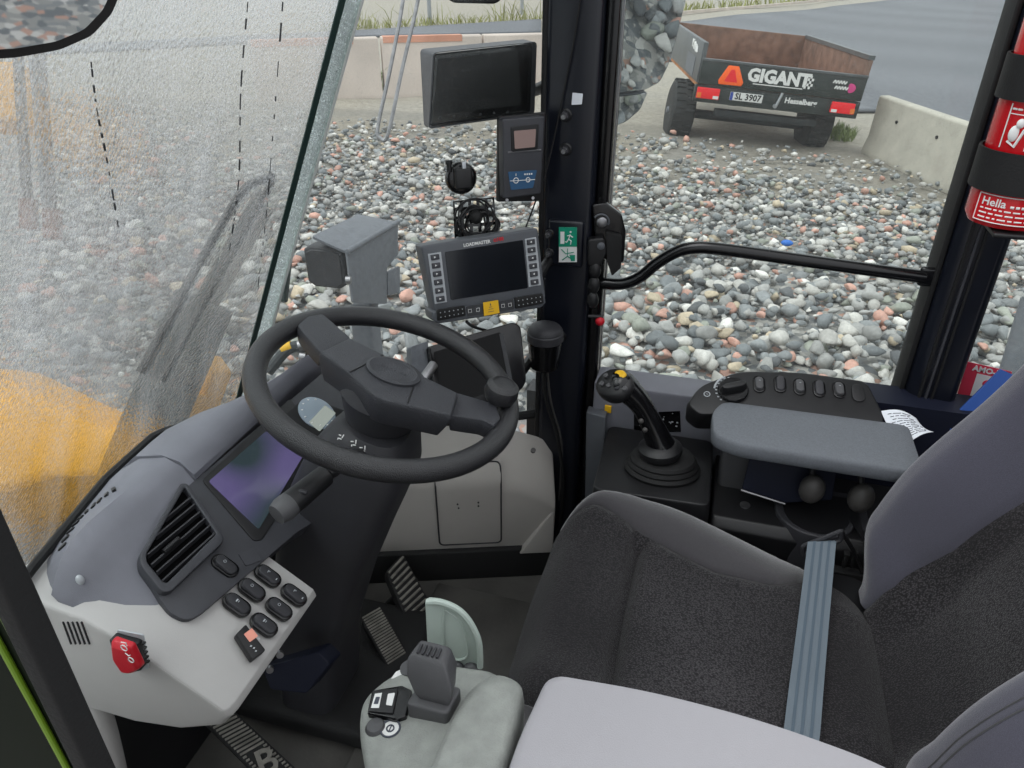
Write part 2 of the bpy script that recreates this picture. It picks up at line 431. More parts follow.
def ground_mat():
    m = bpy.data.materials.new('ground_gravel'); m.use_nodes = True; nt = m.node_tree; b = nt.nodes['Principled BSDF']
    N = nt.nodes.new; L = nt.links.new
    tc = N('ShaderNodeTexCoord'); v = N('ShaderNodeTexVoronoi'); v.inputs['Scale'].default_value = 19
    L(tc.outputs['Object'], v.inputs['Vector'])
    hs = N('ShaderNodeSeparateColor'); L(v.outputs['Color'], hs.inputs[0])
    r = N('ShaderNodeValToRGB'); r.color_ramp.interpolation = 'CONSTANT'
    cols = [(0, (150, 150, 146)), (.2, (112, 116, 118)), (.4, (176, 174, 168)), (.6, (136, 138, 138)), (.78, (186, 150, 134)), (.88, (200, 198, 192))]
    e = r.color_ramp.elements
    while len(e) < len(cols): e.new(.5)
    for k, (p, c) in enumerate(cols): e[k].position = p; e[k].color = rgb(*c)
    L(hs.outputs[0], r.inputs['Fac'])
    at = N('ShaderNodeAttribute'); at.attribute_name = 'col'
    n = N('ShaderNodeTexNoise'); n.inputs['Scale'].default_value = 9; n.inputs['Detail'].default_value = 10; n.inputs['Roughness'].default_value = .86
    L(tc.outputs['Object'], n.inputs['Vector'])
    mm = N('ShaderNodeMapRange'); mm.inputs['From Min'].default_value = .25; mm.inputs['From Max'].default_value = .75; mm.inputs['To Min'].default_value = .4; mm.inputs['To Max'].default_value = 1.45; L(n.outputs['Fac'], mm.inputs['Value'])
    mu = N('ShaderNodeMix'); mu.data_type = 'RGBA'; mu.blend_type = 'MULTIPLY'; mu.inputs[0].default_value = 1
    L(at.outputs['Color'], mu.inputs[6]); L(mm.outputs[0], mu.inputs[7])
    mx = N('ShaderNodeMix'); mx.data_type = 'RGBA'; L(at.outputs['Alpha'], mx.inputs[0]); L(r.outputs['Color'], mx.inputs[6]); L(mu.outputs[2], mx.inputs[7])
    L(mx.outputs[2], b.inputs['Base Color']); b.inputs['Roughness'].default_value = .85
    bp = N('ShaderNodeBump'); bp.inputs['Strength'].default_value = .8; bp.inputs['Distance'].default_value = .03
    L(n.outputs['Fac'], bp.inputs['Height']); L(bp.outputs['Normal'], b.inputs['Normal'])
    return m
xs = [-70, -40, -25, -16]+[-12+.4*k for k in range(51)]+[10, 14, 20, 30, 45, 70]
ys = [-40, -20, -10, -5, 0, 2]+[3+.3*k for k in range(48)]+[18, 20, 23, 27, 32, 40, 55, 80, 140]
vs, cols = [], []
for x in xs:
    for y in ys:
        w = noise.noise(V((x*.7, y*.7, 0)))*.05 if 2 < y < 16 else 0
        vs.append(V((x, y, gh(x, y)-.03+w)))
        nz = noise.noise(V((x*.5, y*.5, 3)))
        a = sstep((y-7.6-1.6*nz)/2.2)                 # loose stones give way to fine sandy soil
        t = .5+.5*noise.noise(V((x*.9, y*.9, 9)))
        c0, c1 = rgb(134, 133, 129), rgb(160, 152, 136)
        if y > 13: c0, c1 = rgb(160, 156, 147), rgb(176, 169, 154)
        if y < 2 : a = 0
        cols.append((*[c0[i]*(1-t)+c1[i]*t for i in range(3)], a))
g = M(); W = len(ys)
g.add(vs, [(i*W+j, (i+1)*W+j, (i+1)*W+j+1, i*W+j+1) for i in range(len(xs)-1) for j in range(W-1)])
go = g.build('ground', ground_mat(), recalc=False)
struct(go, 'stony building-site ground outside the cab, sandy towards the road')
at = go.data.color_attributes.new('col', 'FLOAT_COLOR', 'POINT')
at.data.foreach_set('color', np.array(cols, dtype=np.float32).ravel())

# --- loose stones: one uncountable bed
def ico(sub):
    b = bmesh.new(); bmesh.ops.create_icosphere(b, subdivisions=sub, radius=1)
    b.verts.ensure_lookup_table()
    v = np.array([p.co[:] for p in b.verts]); f = np.array([[q.index for q in t.verts] for t in b.faces]); b.free(); return v, f
I1, I2 = ico(1), ico(2)
def stone_shape(base):
    v = base.copy(); k = np.random.rand(7, 3)*2-1; k /= np.linalg.norm(k, axis=1)[:, None]
    for q in k:                                        # knock flat facets off a ball
        d = v @ q; lim = np.random.uniform(.35, .75); v -= np.clip(d-lim, 0, None)[:, None]*q*.85
    return v*np.array([np.random.uniform(.8, 1.35), np.random.uniform(.75, 1.05), np.random.uniform(.5, .8)])
LIB2 = [stone_shape(I2[0]) for _ in range(40)]; LIB1 = [stone_shape(I1[0]) for _ in range(40)]
PAL = [((164, 164, 161), 28), ((142, 146, 147), 20), ((116, 121, 123), 12), ((190, 188, 182), 16), ((220, 218, 212), 9), ((202, 158, 142), 6),
       ((192, 178, 154), 6), ((154, 158, 147), 6), ((94, 97, 99), 5)]
pw = np.array([p[1] for p in PAL], float); pw /= pw.sum()
VV, FF, CC = [], [], []; nv = 0; placed = 0
tries = 0
while placed < 21000 and tries < 190000:
    tries += 1
    px, py = random.uniform(-120, 1180), 520-400*random.random()**1.0
    # even on the ground, not in the picture: choose a ground spot in the wedge the windows look over
    y = 2.6+9.4*math.sqrt(random.random()); x = random.uniform(-.95*y-1.3, .55*y+1.4)
    nz = noise.noise(V((x*.5, y*.5, 3)))
    fade = 1-sstep((y-8.3-1.7*nz)/2.4)
    if random.random() > fade+.16: continue
    far = y > 6.2
    s = (.028+.064*random.random()**1.9) if not far else (.022+.055*random.random()**2)
    if random.random() < .015: s *= 1.5
    lib, (bv, bf) = (LIB1, I1) if far else (LIB2, I2)
    v = lib[random.randrange(40)]*s
    a, b_ = random.uniform(0, 6.28), random.gauss(0, .35)
    ca, sa, cb, sb = math.cos(a), math.sin(a), math.cos(b_), math.sin(b_)
    rm = np.array([[ca, -sa, 0], [sa, ca, 0], [0, 0, 1]]) @ np.array([[1, 0, 0], [0, cb, -sb], [0, sb, cb]])
    v = v @ rm.T + np.array([x, y, gh(x, y)+random.uniform(-.3, .9)*s+random.choice((0, 0, .03))])
    c = np.array(rgb(*PAL[np.random.choice(len(PAL), p=pw)][0])); c[:3] *= random.uniform(.8, 1.2)
    VV.append(v); FF.append(bf+nv); CC.append(np.tile(c, (len(v), 1))); nv += len(v); placed += 1
me = bpy.data.meshes.new('gravel')
va = np.concatenate(VV); fa = np.concatenate(FF)
me.vertices.add(len(va)); me.vertices.foreach_set('co', va.ravel().astype(np.float32))
me.loops.add(fa.size); me.loops.foreach_set('vertex_index', fa.ravel().astype(np.int32))
me.polygons.add(len(fa)); me.polygons.foreach_set('loop_start', (np.arange(len(fa))*3).astype(np.int32))
me.polygons.foreach_set('loop_total', np.full(len(fa), 3, np.int32))
me.update(); me.polygons.foreach_set('use_smooth', [True]*len(fa))
at = me.color_attributes.new('col', 'FLOAT_COLOR', 'POINT'); at.data.foreach_set('color', np.concatenate(CC).astype(np.float32).ravel())
ms = bpy.data.materials.new('stones'); ms.use_nodes = True; nt = ms.node_tree; b = nt.nodes['Principled BSDF']
an = nt.nodes.new('ShaderNodeAttribute'); an.attribute_name = 'col'
tc = nt.nodes.new('ShaderNodeTexCoord'); n = nt.nodes.new('ShaderNodeTexNoise'); n.inputs['Scale'].default_value = 38; n.inputs['Detail'].default_value = 6
nt.links.new(tc.outputs['Object'], n.inputs['Vector'])
mr = nt.nodes.new('ShaderNodeMapRange'); mr.inputs['To Min'].default_value = .66; mr.inputs['To Max'].default_value = 1.34; nt.links.new(n.outputs['Fac'], mr.inputs['Value'])
mu = nt.nodes.new('ShaderNodeMix'); mu.data_type = 'RGBA'; mu.blend_type = 'MULTIPLY'; mu.inputs[0].default_value = 1
nt.links.new(an.outputs['Color'], mu.inputs[6]); nt.links.new(mr.outputs[0], mu.inputs[7]); nt.links.new(mu.outputs[2], b.inputs['Base Color'])
b.inputs['Roughness'].default_value = .6
bp = nt.nodes.new('ShaderNodeBump'); bp.inputs['Strength'].default_value = .5; bp.inputs['Distance'].default_value = .01
nt.links.new(n.outputs['Fac'], bp.inputs['Height']); nt.links.new(bp.outputs['Normal'], b.inputs['Normal'])
me.materials.append(ms)
o = bpy.data.objects.new('gravel', me); COL.objects.link(o)
tag(o, 'bed of loose grey, white and pink stones outside the cab windows', 'gravel', kind='stuff')

# --- road surfaces
def flat(name, px, m, h, label, cuts=10):
    ps = [G(*p) for p in px]
    bm = bmesh.new(); f = bm.faces.new([bm.verts.new(p) for p in ps]); bmesh.ops.triangulate(bm, faces=[f])
    for _ in range(3): bmesh.ops.subdivide_edges(bm, edges=bm.edges, cuts=1, use_grid_fill=True)
    mm = M(); bm.verts.index_update(); bm.verts.ensure_lookup_table()
    top = [V((q.co.x, q.co.y, gh(q.co.x, q.co.y)+h)) for q in bm.verts]
    fs = [[q.index for q in ff.verts] for ff in bm.faces]; bm.free()
    mm.add(top, fs); oo = mm.build(name, m, recalc=True)
    if oo.data.polygons[0].normal.z < 0: oo.data.flip_normals()
    md = oo.modifiers.new('thick', 'SOLIDIFY'); md.thickness = .06; md.offset = -1
    return struct(oo, label)
flat('road', [(560, 34), (690, 22), (832, 7), (950, -6), (1100, -16), (1400, -14), (1500, 250), (1100, 215), (1024, 172), (960, 142), (880, 112), (850, 112), (760, 98), (690, 62), (600, 56)],
     'asphalt', .05, 'wide wet grey asphalt yard with faint tyre marks behind the trailer')
flat('road_far', [(-60, 52), (364, 31), (541, 20), (541, 33), (364, 37), (-60, 60)], 'asphalt', .05, 'strip of grey road beyond the concrete wall')
# curved tyre marks are worn into the asphalt
# --- kerb line
def strip_on(px, w, h, lift):
    ps = [G(*p)+Z*lift for p in px]; m = M()
    m.loft([[p+V((0, 0, h)), p+V((0, w, h)), p+V((0, w, 0)), p] for p in ps]); return m
struct(strip_on([(600, 24), (690, 14), (760, 8), (832, 1), (930, -9)], .35, .14, .02).build('kerb', 'wallc'), 'pale kerb along the far edge of the asphalt')

def blades(m, c, n, h, spread, lean=.35, w=.012):
    for _ in range(n):
        a = random.uniform(0, 6.28); r = spread*math.sqrt(random.random()); p = V(c)+V((math.cos(a)*r, math.sin(a)*r, 0)); p.z = gh(p.x, p.y)-.02
        d = V((random.gauss(0, lean), random.gauss(0, lean), 1)).normalized(); hh = h*random.uniform(.5, 1.1)
        s = V((math.cos(a+1.2), math.sin(a+1.2), 0))*w; q = p+d*hh*.6; e = q+(d+V((d.x, d.y, -.25))).normalized()*hh*.45
        k = V((s.y, -s.x, 0))*.6
        m.loft([[p-s, p+s, p+k], [q-s*.8, q+s*.8, q+k*.8], [e-s*.1, e+s*.1, e+k*.1]])
m = M()
for px in range(330, 560, 5):
    blades(m, G(px+random.uniform(-3, 3), 30-(px-330)*.052), 10, random.choice((.4, .5, 1.0)), .8, .45, .02)
for px in range(680, 930, 6):
    blades(m, G(px, 11-(px-690)*.085), 9, .6, .8, .4, .04)
tag(m.build('grass', 'grass', recalc=False), 'yellow green grass growing along the far road verge', 'grass', kind='stuff')
def weed(px, py, n, h, s, label, leafy=True):
    t = thing('weed', label, 'weed', G(px, py)); m = M(); blades(m, G(px, py), n, h, s, .35, .016); m.build('leaves', 'weed', t, recalc=False)
    if leafy:
        k = M(); p = G(px, py); k.tube([p-Z*.03, p+Z*h*.5+V((.03, 0, 0)), p+Z*h*1.1], .012, 6); k.build('stem', 'weed', t)
weed(365, 92, 160, .62, .38, 'tall spindly weed against the pinkish concrete wall')
weed(348, 92, 120, .4, .5, 'low bushy weed at the foot of the concrete wall', False)
weed(838, 137, 90, .26, .28, 'small green weed between trailer wheel and concrete barrier', False)
weed(845, 134, 60, .2, .2, 'sparse tuft of green weed touching the concrete barrier base', False)

# --- concrete barriers
JP = [(0, 0), (0, .08), (.06, .28), (.09, .83), (.11, .85), (.25, .85), (.27, .83), (.30, .28), (.36, .08), (.36, 0)]
def barrier(a, b, label, group, m='concrete', sc=1.0, holes=True, stripe=False):
    a, b = V(a), V(b); d = (b-a).normalized(); w = V((-d.y, d.x, 0)).normalized()
    if w.dot(V((0, 1, 0))) < 0: w = -w
    t = thing('concrete_barrier', label, 'barrier', (a+b)/2, group)
    q = M(); q.loft([[p+w*x*sc+Z*(z*sc-.04) for x, z in JP] for p in (a, b)]); q.build('body', m, t, bevel=.012)
    if holes:
        for k in (.28, .72):
            p = a+(b-a)*k+w*.072*sc+Z*.55*sc; h = M(); h.cyl(p-w*.012, p+w*.05, .022, n=10); h.build('lifting_hole', 'black', t)
    if stripe:
        s = M(); s.loft([[p+w*x*sc+Z*(z*sc-.04) for x, z in [(.078, .77), (.085, .855), (.26, .855), (.25, .845), (.10, .845), (.087, .77)]] for p in (a+(b-a)*.02, a+(b-a)*.8)])
        s.build('orange_paint', 'wallp', t, label='faded orange paint along the top')
    return t
A, B = G(861, 151), G(949, 192)
d = B-A
barrier(A, B-d*.01, 'pale concrete barrier beside the trailer, standing free at one end', 'concrete barriers by the asphalt')
barrier(B+d*.01, B+d*1.0, 'pale concrete barrier partly hidden behind the cab door pillar', 'concrete barriers by the asphalt')
W0 = [G(258, 103), G(386, 96), G(486, 92), G(590, 88)]
W0 = [V((p.x, p.y, -1.03)) for p in W0]
barrier(W0[0], W0[1]-(W0[1]-W0[0])*.02, 'pinkish concrete wall block behind the spindly weed', 'wall blocks by the far road', 'wallc', 1.34, False, True)
barrier(W0[1], W0[2]-(W0[2]-W0[1])*.02, 'orange-topped concrete wall block seen behind the hooded monitor', 'wall blocks by the far road', 'wallc', 1.34, False, True)
barrier(W0[2], W0[3], 'plain concrete wall block seen beside the dark cab pillar', 'wall blocks by the far road', 'wallc', 1.34, False)
for q, lb in ((G(430, 24), 'thin grey post on the far verge above the hooded monitor'), (G(522, 14), 'thin grey post on the far verge nearest the dark pillar')):
    t = M(); t.cyl(q-Z*.1, q+Z*2.6, .09, n=10); tag(t.build('marker_post', 'silver'), lb, 'post')

# --- tipping trailer
TO = V((-.61, 11.83, -.436)); TF = V((-.208, .978, 0)).normalized(); TR = (V((.978, .208, 0))*math.cos(R(5.3))-Z*math.sin(R(5.3))).normalized(); TU = TR.cross(TF)
def T(a, b, c): return TO+TR*a+TF*b+TU*c
TW, TL = 2.42, 3.3
tr = thing('tipping_trailer', 'dark green and black farm trailer with a rusty open bed', 'trailer', T(TW/2, 1.0, -.75))
def tbox(m, a0, a1, b0, b1, c0, c1):
    vs = [T(a, b, c) for a in (a0, a1) for b in (b0, b1) for c in (c0, c1)]
    return m.add(vs, [(0, 1, 3, 2), (4, 6, 7, 5), (0, 4, 5, 1), (2, 3, 7, 6), (0, 2, 6, 4), (1, 5, 7, 3)])
tbox(M(), .03, TW-.03, .06, TL, .2, .28).build('bed_floor', 'rustfloor', tr)
for a, nm in ((0, 'trside'), (TW-.07, 'rustwall')):
    m = M()
    m.prism([T(a, 0, .26), T(a, TL, .26), T(a, TL, .82), T(a, .0, .80)], TR*.07)
    o = m.build('side_board', nm, tr, bevel=.012)
    if a == 0:
        k_ = M()
        for b0, c0, b1, c1 in ((.95, .76, .88, .66), (.82, .76, .90, .68), (.78, .74, .76, .64), (.70, .74, .70, .64), (.70, .74, .60, .70), (.60, .70, .58, .62), (.52, .72, .46, .62), (.46, .70, .40, .62)):
            k_.tube([T(-.006, b0, c0), T(-.006, b1, c1)], .014, 6)
        k_.build('white_mark', 'white', o)
        tbox(M(), -.008, 0, .45, 1.25, .3, .56).build('decal_panel', 'lamp', o)
    else:
        r_ = M(); tbox(r_, a-.01, a+.08, 0, TL, .8, .86).build('top_rail', 'trside', o)
tbox(M(), 0, TW, TL, TL+.06, .26, .84).build('front_board', 'rustwall', tr, bevel=.01)
tg = tbox(M(), .02, TW-.02, -.06, 0, .25, .58).build('tailgate', 'trpaint', tr, bevel=.012)
tbox(M(), .02, TW-.02, -.075, 0, .565, .6).build('top_rail', 'trside', tg, bevel=.006)
text('GIGANT', T(1.15, -.066, .44), TR, TU, .17, 'white', tg, bold=.012)
tbox(M(), .80, 1.52, -.063, -.06, .325, .338).build('underline', 'white', tg)
m = M()
for i in range(4):
    for j in range(5):
        if (i+j) % 2 == 0: tbox(m, 1.53+i*.03, 1.56+i*.03, -.063, -.06, .34+j*.036, .376+j*.036)
m.build('chequer_mark', 'white', tg)
k_ = M()
for i, (c0, a0, a1) in enumerate(((.475, 1.93, 2.12), (.40, 1.97, 2.16))):
    k_.tube(smooth([T(a0+(a1-a0)*q/9, -.063, c0+(.022 if q % 2 else -.018)) for q in range(10)], 4), .009, 6)
k_.build('scribble_mark', 'white', tg)
m = M(); m.ell(T(2.19, -.062, .41), (.075, .005, .065)); m.build('flower_mark', 'magenta', tg)
# slow vehicle triangle: truncated
def tpoly(pts, b0, b1): return M().prism([T(a, b0, c) for a, c in pts], TF*(b1-b0))
st = tpoly([(.31, .28), (.64, .28), (.66, .33), (.55, .54), (.40, .54), (.295, .33)], -.08, -.062).build('warning_triangle', 'orange', tr, bevel=.01)
tpoly([(.38, .325), (.57, .325), (.50, .49), (.45, .49)], -.086, -.079).build('inner_triangle', 'tail', st)
bm_ = tbox(M(), .0, TW, -.02, .1, .0, .235).build('rear_beam', 'trpaint', tr, bevel=.015)
for a0, a1, sw in ((.03, .36, 0), (TW-.42, TW-.08, 1)):
    lm = tbox(M(), a0, a1, -.07, -.02, .06, .21).build('tail_lamp', 'tail', tr, bevel=.01)
    e = (a0, a0+.06) if not sw else (a1-.06, a1)
    tbox(M(), e[0]+.005, e[1]+.005, -.074, -.05, .07, .14).build('amber_lens', 'amber', lm)
    w_ = (a1-.09, a1-.01) if not sw else (a0+.01, a0+.09)
    tbox(M(), w_[0], w_[1], -.074, -.05, .07, .11).build('white_lens', 'white', lm)
pl_ = tbox(M(), .52, 1.0, -.035, -.022, .075, .19).build('number_plate', 'white', tr, bevel=.004)
tbox(M(), .522, .565, -.037, -.034, .078, .187).build('blue_band', 'plateblue', pl_)
text('SL 3907', T(.785, -.038, .132), TR, TU, .085, 'black', pl_, bold=.003)
text('Hesselberg', T(1.56, -.024, .15), TR, TU, .075, 'white', bm_, bold=.004)
m = M(); m.cyl(T(1.21, -.06, .07), T(1.26, -.05, .25), .022); m.cyl(T(1.2, -.06, .06), T(1.2, -.0, .06), .03)
m.build('latch_handle', 'silver', tr)
tbox(M(), .4, TW-.5, .15, .3, -.2, -.1).build('cross_member', 'loaderdk', tr, bevel=.01)
m = M(); m.cyl(T(.02, .85, -.3), T(TW-.3, .85, -.3), .07); m.build('axle', 'loaderdk', tr)
for a0 in (.55, 1.55): tbox(M(), a0, a0+.12, .1, TL+.5, -.02, .2).build('chassis_rail', 'loaderdk', tr)
m = M(); m.tube([T(1.1, TL, .1), T(1.1, TL+1.2, .05), T(1.1, TL+1.6, -.2)], .06); m.build('drawbar', 'loaderdk', tr)
def wheel(a, b, c, rd, wd):
    m = M(); ax = TR
    m.lathe(T(a, b, c)-ax*wd/2, ax, [(rd*.55, .0), (rd*.8, -.004), (rd*.93, .02), (rd, .07), (rd, wd-.07), (rd*.93, wd-.02), (rd*.8, wd+.004), (rd*.55, wd)], 36)
    for k in range(26):
        an = 2*math.pi*k/26; dr = TF*math.cos(an)+TU*math.sin(an); tn = -TF*math.sin(an)+TU*math.cos(an); cc = T(a, b, c)+dr*rd
        for sgn in (-1, 1):
            p = cc+ax*sgn*wd*.22+tn*sgn*.02
            m.box(p, (wd*.36, .035, .03), Matrix((ax, tn, dr)).transposed())
    w_ = m.build('wheel', 'tyre', tr); h = M(); h.lathe(T(a, b, c)-ax*(wd/2-.03), -ax, [(rd*.54, -.02), (rd*.5, .0), (rd*.3, .02), (rd*.12, .03), (rd*.1, .06), (.02, .06)], 24); h.build('hub', 'lamp', w_)
wheel(-.02, .85, -.29, .47, .36); wheel(TW-.30, .85, -.22, .47, .36)
m = M(); m.ell(U(787, 243, z=-.9), (.055, .035, .03)); tag(m.build('plastic_scrap', 'coral'), 'bright blue plastic scrap lying on the gravel', 'scrap')
# ================================================================ CAB SHELL
def xb(y):
    pts = [(-.2, -.52), (.2, -.70), (.5, -.80), (.7, -.852), (.9, -.868), (1.13, -.845), (1.4, -.8)]
    for (a, p), (b, q) in zip(pts, pts[1:]):
        if a <= y <= b: return p+(q-p)*(y-a)/(b-a)
    return pts[0][1] if y < pts[0][0] else pts[-1][1]
RK = .45
def wsx(y, z): return xb(y)+RK*(z-.70)
def WS(px, py, off=0.0):
    x = -.8
    for _ in range(25):
        p = U(px, py, x=x+off); x = wsx(p.y, p.z)
    return p
YE = 1.13
m = M(); m.shell(lambda u, v: V((wsx(.05+(YE-.05)*u, .42+1.33*v), .05+(YE-.05)*u, .42+1.33*v)), 24, 6, V((-.006, 0, 0)))
struct(m.build('window_1', 'wet', ang=60), 'curved cab windscreen covered in water beads and grey road film')
wo = bpy.data.objects['window_1']; m = M()
for run in ([(247, 2), (240, 90), (238, 180), (229, 250)], [(282, 2), (274, 110), (266, 210), (257, 290)], [(90, 62), (96, 110), (106, 160), (118, 230)]):
    ps = smooth([WS(x, y)+V((.0012, 0, 0)) for x, y in run], 24); i = 0
    while i < len(ps)-4:
        k = random.randint(1, 4); m.tube(ps[i:i+k+1], random.uniform(.0006, .0013), 5); i += k+random.randint(1, 4)
m.build('water_runs', 'lampb', wo)
# glass joint: pale band, dark green line and white edge
def wline(y, off=0.0): return [V((wsx(y, z)+off, y, z)) for z in (.42, .7, 1.0, 1.3, 1.6, 1.75)]
m = M(); m.shell(lambda u, v: V((wsx(YE-.045+.04*u, .42+1.33*v)+.004, YE-.045+.04*u, .42+1.33*v)), 2, 8, V((.002, 0, 0)))
struct(m.build('trim_1', 'gband'), 'pale translucent band along the windscreen edge')
m = M(); m.tube(wline(YE, .004), .0042, 8)
struct(m.build('trim_2', 'edge'), 'thin white sealing line where windscreen and corner glass meet')
m = M(); m.shell(lambda u, v: V((wsx(YE-.062+.016*u, .42+1.33*v)+.004, YE-.062+.016*u, .42+1.33*v)), 2, 8, V((.002, 0, 0)))
struct(m.build('trim_3', 'bottlegreen'), 'dark green print line inside the windscreen edge')
# black rubber seal at windscreen base
def padb(y):
    pts = [(.70, -.90), (.82, -.865), (.894, -.795), (.937, -.768), (.981, -.742), (1.05, -.728), (1.14, -.720)]
    for (a, p), (b, q) in zip(pts, pts[1:]):
        if y <= b: return max(xb(y)+.004, p+(q-p)*max(0, (y-a)/(b-a)))
    return -.72
m = M(); m.tube([V((padb(y)-.003, y, .688)) for y in np.linspace(.1, 1.0, 40)], .007, 8)
struct(m.build('trim_4', 'rubber'), 'black rubber seal along the foot of the windscreen')

# corner glass: ruled between windscreen edge and pillar
PX0 = -.352
def cg(u, v):
    z = .41+1.34*v; a = V((wsx(YE, z)+.006, YE+.006, z)); b = V((PX0, 1.50, z)); return a*(1-u)+b*u
m = M(); m.shell(cg, 8, 8, V((-.003, .004, 0)))
struct(m.build('window_2', 'clear'), 'clear corner glass between the windscreen edge and the dark pillar')
def CG(px, py, lift=0.0):
    best = None
    for i in range(161):
        for j in range(0):
            pass
    lo = None; u = .5
    for i in range(0, 201):
        u = i/200; best2 = None
        # plane at fraction u: vertical line a..b; find ray point with the same plan position
        z = 1.0
        for _ in range(12):
            q = cg(u, (z-.41)/1.34); r = ray(px, py); t = (q.y-CAM.y)/r.y; z = CAM.z+r.z*t
        p = CAM+r*t; e = abs(p.x-q.x)
        if best is None or e < best[0]: best = (e, p)
    return best[1]-ray(px, py)*lift
m = M(); m.tube([V((wsx(YE, .42)+.0, YE, .415)), V((PX0, 1.49, .415))], .011, 8)
struct(m.build('trim_5', 'rubber'), 'black rubber seal under the corner glass')

# front right pillar
pil = M()
pil.box((-.300, 1.505, .9), (.105, .10, 1.9))
o = pil.build('trim_6', 'pillar', bevel=.012); struct(o, 'dark navy black cab pillar between corner glass and side window')
m = M(); m.box((-.355, 1.485, .9), (.014, .05, 1.9)); struct(m.build('trim_7', 'rubber', bevel=.005), 'black rubber edge on the corner glass side of the pillar')
m = M(); m.box((-.234, 1.515, 1.08), (.026, .07, 1.6)); struct(m.build('trim_8', 'gloss', bevel=.006), 'black side window frame upright beside the pillar')
m = M(); m.box((-.2175, 1.497, 1.15), (.003, .006, 1.3)); struct(m.build('trim_9', 'steel'), 'thin pale edge along the window frame upright')
# rear pillar
m = M()
m.prism([V((x, y, 0)) for x, y in [(.415, 1.46), (.428, 1.445), (.492, 1.436), (.505, 1.45), (.505, 1.56), (.415, 1.56)]], Z*1.9)
struct(m.build('trim_10', 'pillar', bevel=.006), 'wide dark cab pillar carrying the fire extinguisher')
for k, x in enumerate((.436, .448, .459)):
    m = M(); m.box((x, 1.444, .9), (.0045, .014, 1.9)); struct(m.build('trim_%d' % (11+k), 'rubber' if k != 1 else 'panel'), ('first', 'second', 'third')[k]+' rubber ridge down the wide dark pillar, counted from the window')
m = M(); m.box((.409, 1.5, 1.08), (.010, .07, 1.7)); struct(m.build('trim_14', 'rubber', bevel=.003), 'black side window frame upright beside the wide pillar')
# side windows
m = M(); m.box((.095, 1.515, 1.12), (.63, .006, 1.25)); struct(m.build('window_3', 'clear2'), 'clear side window with beads of rain facing the trailer')
m = M(); m.box((.91, 1.515, 1.05), (.80, .006, 1.4)); struct(m.build('window_4', 'clear2'), 'clear rear side window behind the wide pillar')
m = M(); m.box((.095, 1.515, .50), (.66, .05, .06)); struct(m.build('trim_15', 'gloss', bevel=.008), 'black sill under the side window')
m = M(); m.box((.5, 1.56, .2), (1.8, .06, .5)); struct(m.build('wall_right', 'black'), 'dark side wall of the cab below the windows')
m = M(); m.box((.22, .86, -.04), (2.26, 1.40, .08)); struct(m.build('floor', 'mat'), 'black rubber covered cab floor')
m = M(); m.box((-.88, .75, .2), (.04, 1.2, .42)); struct(m.build('wall_front', 'black'), 'dark front wall of the cab behind the pedals')
m = M(); m.box((1.32, .86, .5), (.05, 1.4, 1.2)); struct(m.build('wall_rear', 'black'), 'dark rear wall of the cab behind the seat')

# pillar fittings
PP = PL((-.3, 1.455, 1), (0, -1, 0))
t = thing('emergency_exit_sign', 'green and white emergency exit sticker on the dark pillar', 'sign', PP.at(568, 245))
c4 = [PP.at(559, 227, .0105), PP.at(577, 227, .0105), PP.at(577, 262, .0105), PP.at(559, 262, .0105)]
a_, b_, c_, d_ = c4
m = M(); m.prism([a_, b_, c_, d_], PP.n*.0012); m.build('backing', 'white', t)
m = M(); m.prism([a_, b_, b_+(c_-b_)*.55, a_+(d_-a_)*.55], PP.n*.002); m.build('green_field', 'green', t)
w_, h_ = (b_-a_).length, (d_-a_).length
def qp(u, v, o=.0025): return a_+(b_-a_)*u+(d_-a_)*v+PP.n*o
m = M(); m.prism([qp(.1, .12), qp(.32, .12), qp(.32, .46), qp(.1, .46)], PP.n*.001); m.build('door_mark', 'white', t)
m = M(); m.ell(qp(.66, .13), (.0022, .001, .0022))
for q in ([(.64, .2), (.55, .33)], [(.48, .24), (.62, .22), (.8, .28)], [(.55, .33), (.7, .38), (.66, .48)], [(.55, .33), (.44, .42), (.36, .4)]):
    m.tube([qp(*k) for k in q], .0011, 6)
m.build('running_figure', 'white', t)
m = M(); m.tube([qp(.15, .62), qp(.4, .75), qp(.85, .7)], .001, 6); m.tube([qp(.2, .93), qp(.5, .82), qp(.8, .92)], .0013, 6); m.tube([qp(.5, .6), qp(.5, .82)], .0008, 6)
m.prism([qp(.62, .78), qp(.92, .78), qp(.92, .95), qp(.7, .95)], PP.n*.001)
m.build('hammer_mark', 'green', t)
# bracket plate with bolts under the sign
m = M(); m.box(PP.at(566, 243)+V((0, .003, -.0)), (.075, .022, .10)); tag(m.build('pillar_bracket', 'pillar', bevel=.006), 'dark bracket on the pillar behind the green exit sign', 'bracket')
for k, (px, py, lb) in enumerate([(566, 115, 'black knob nut on the pillar, topmost, just under the paper tag'), (566, 149, 'black knob nut on the pillar, second below the paper tag'),
                                  (550, 233, 'small black bolt beside the running figure of the exit sign'), (550, 252, 'small black bolt beside the lower half of the exit sign')]):
    r = .0125 if k < 2 else .009; p = PP.at(px, py, 0.006 if k > 1 else 0)
    t = thing('clamp_bolt', lb, 'bolt', p, 'bolts on the dark pillar')
    m = M(); m.lathe(p, PP.n, [(r, -.002), (r, .004), (r*.8, .006)], 20); m.build('washer', 'black', t)
    m = M(); m.lathe(p+PP.n*.006, PP.n, [(r*.72, 0), (r*.72, .012), (r*.5, .015)], 6); m.build('nut', 'column', t, bevel=.001)
    m = M(); m.cyl(p+PP.n*.018, p+PP.n*.026, r*.35); m.build('stud', 'steel', t)
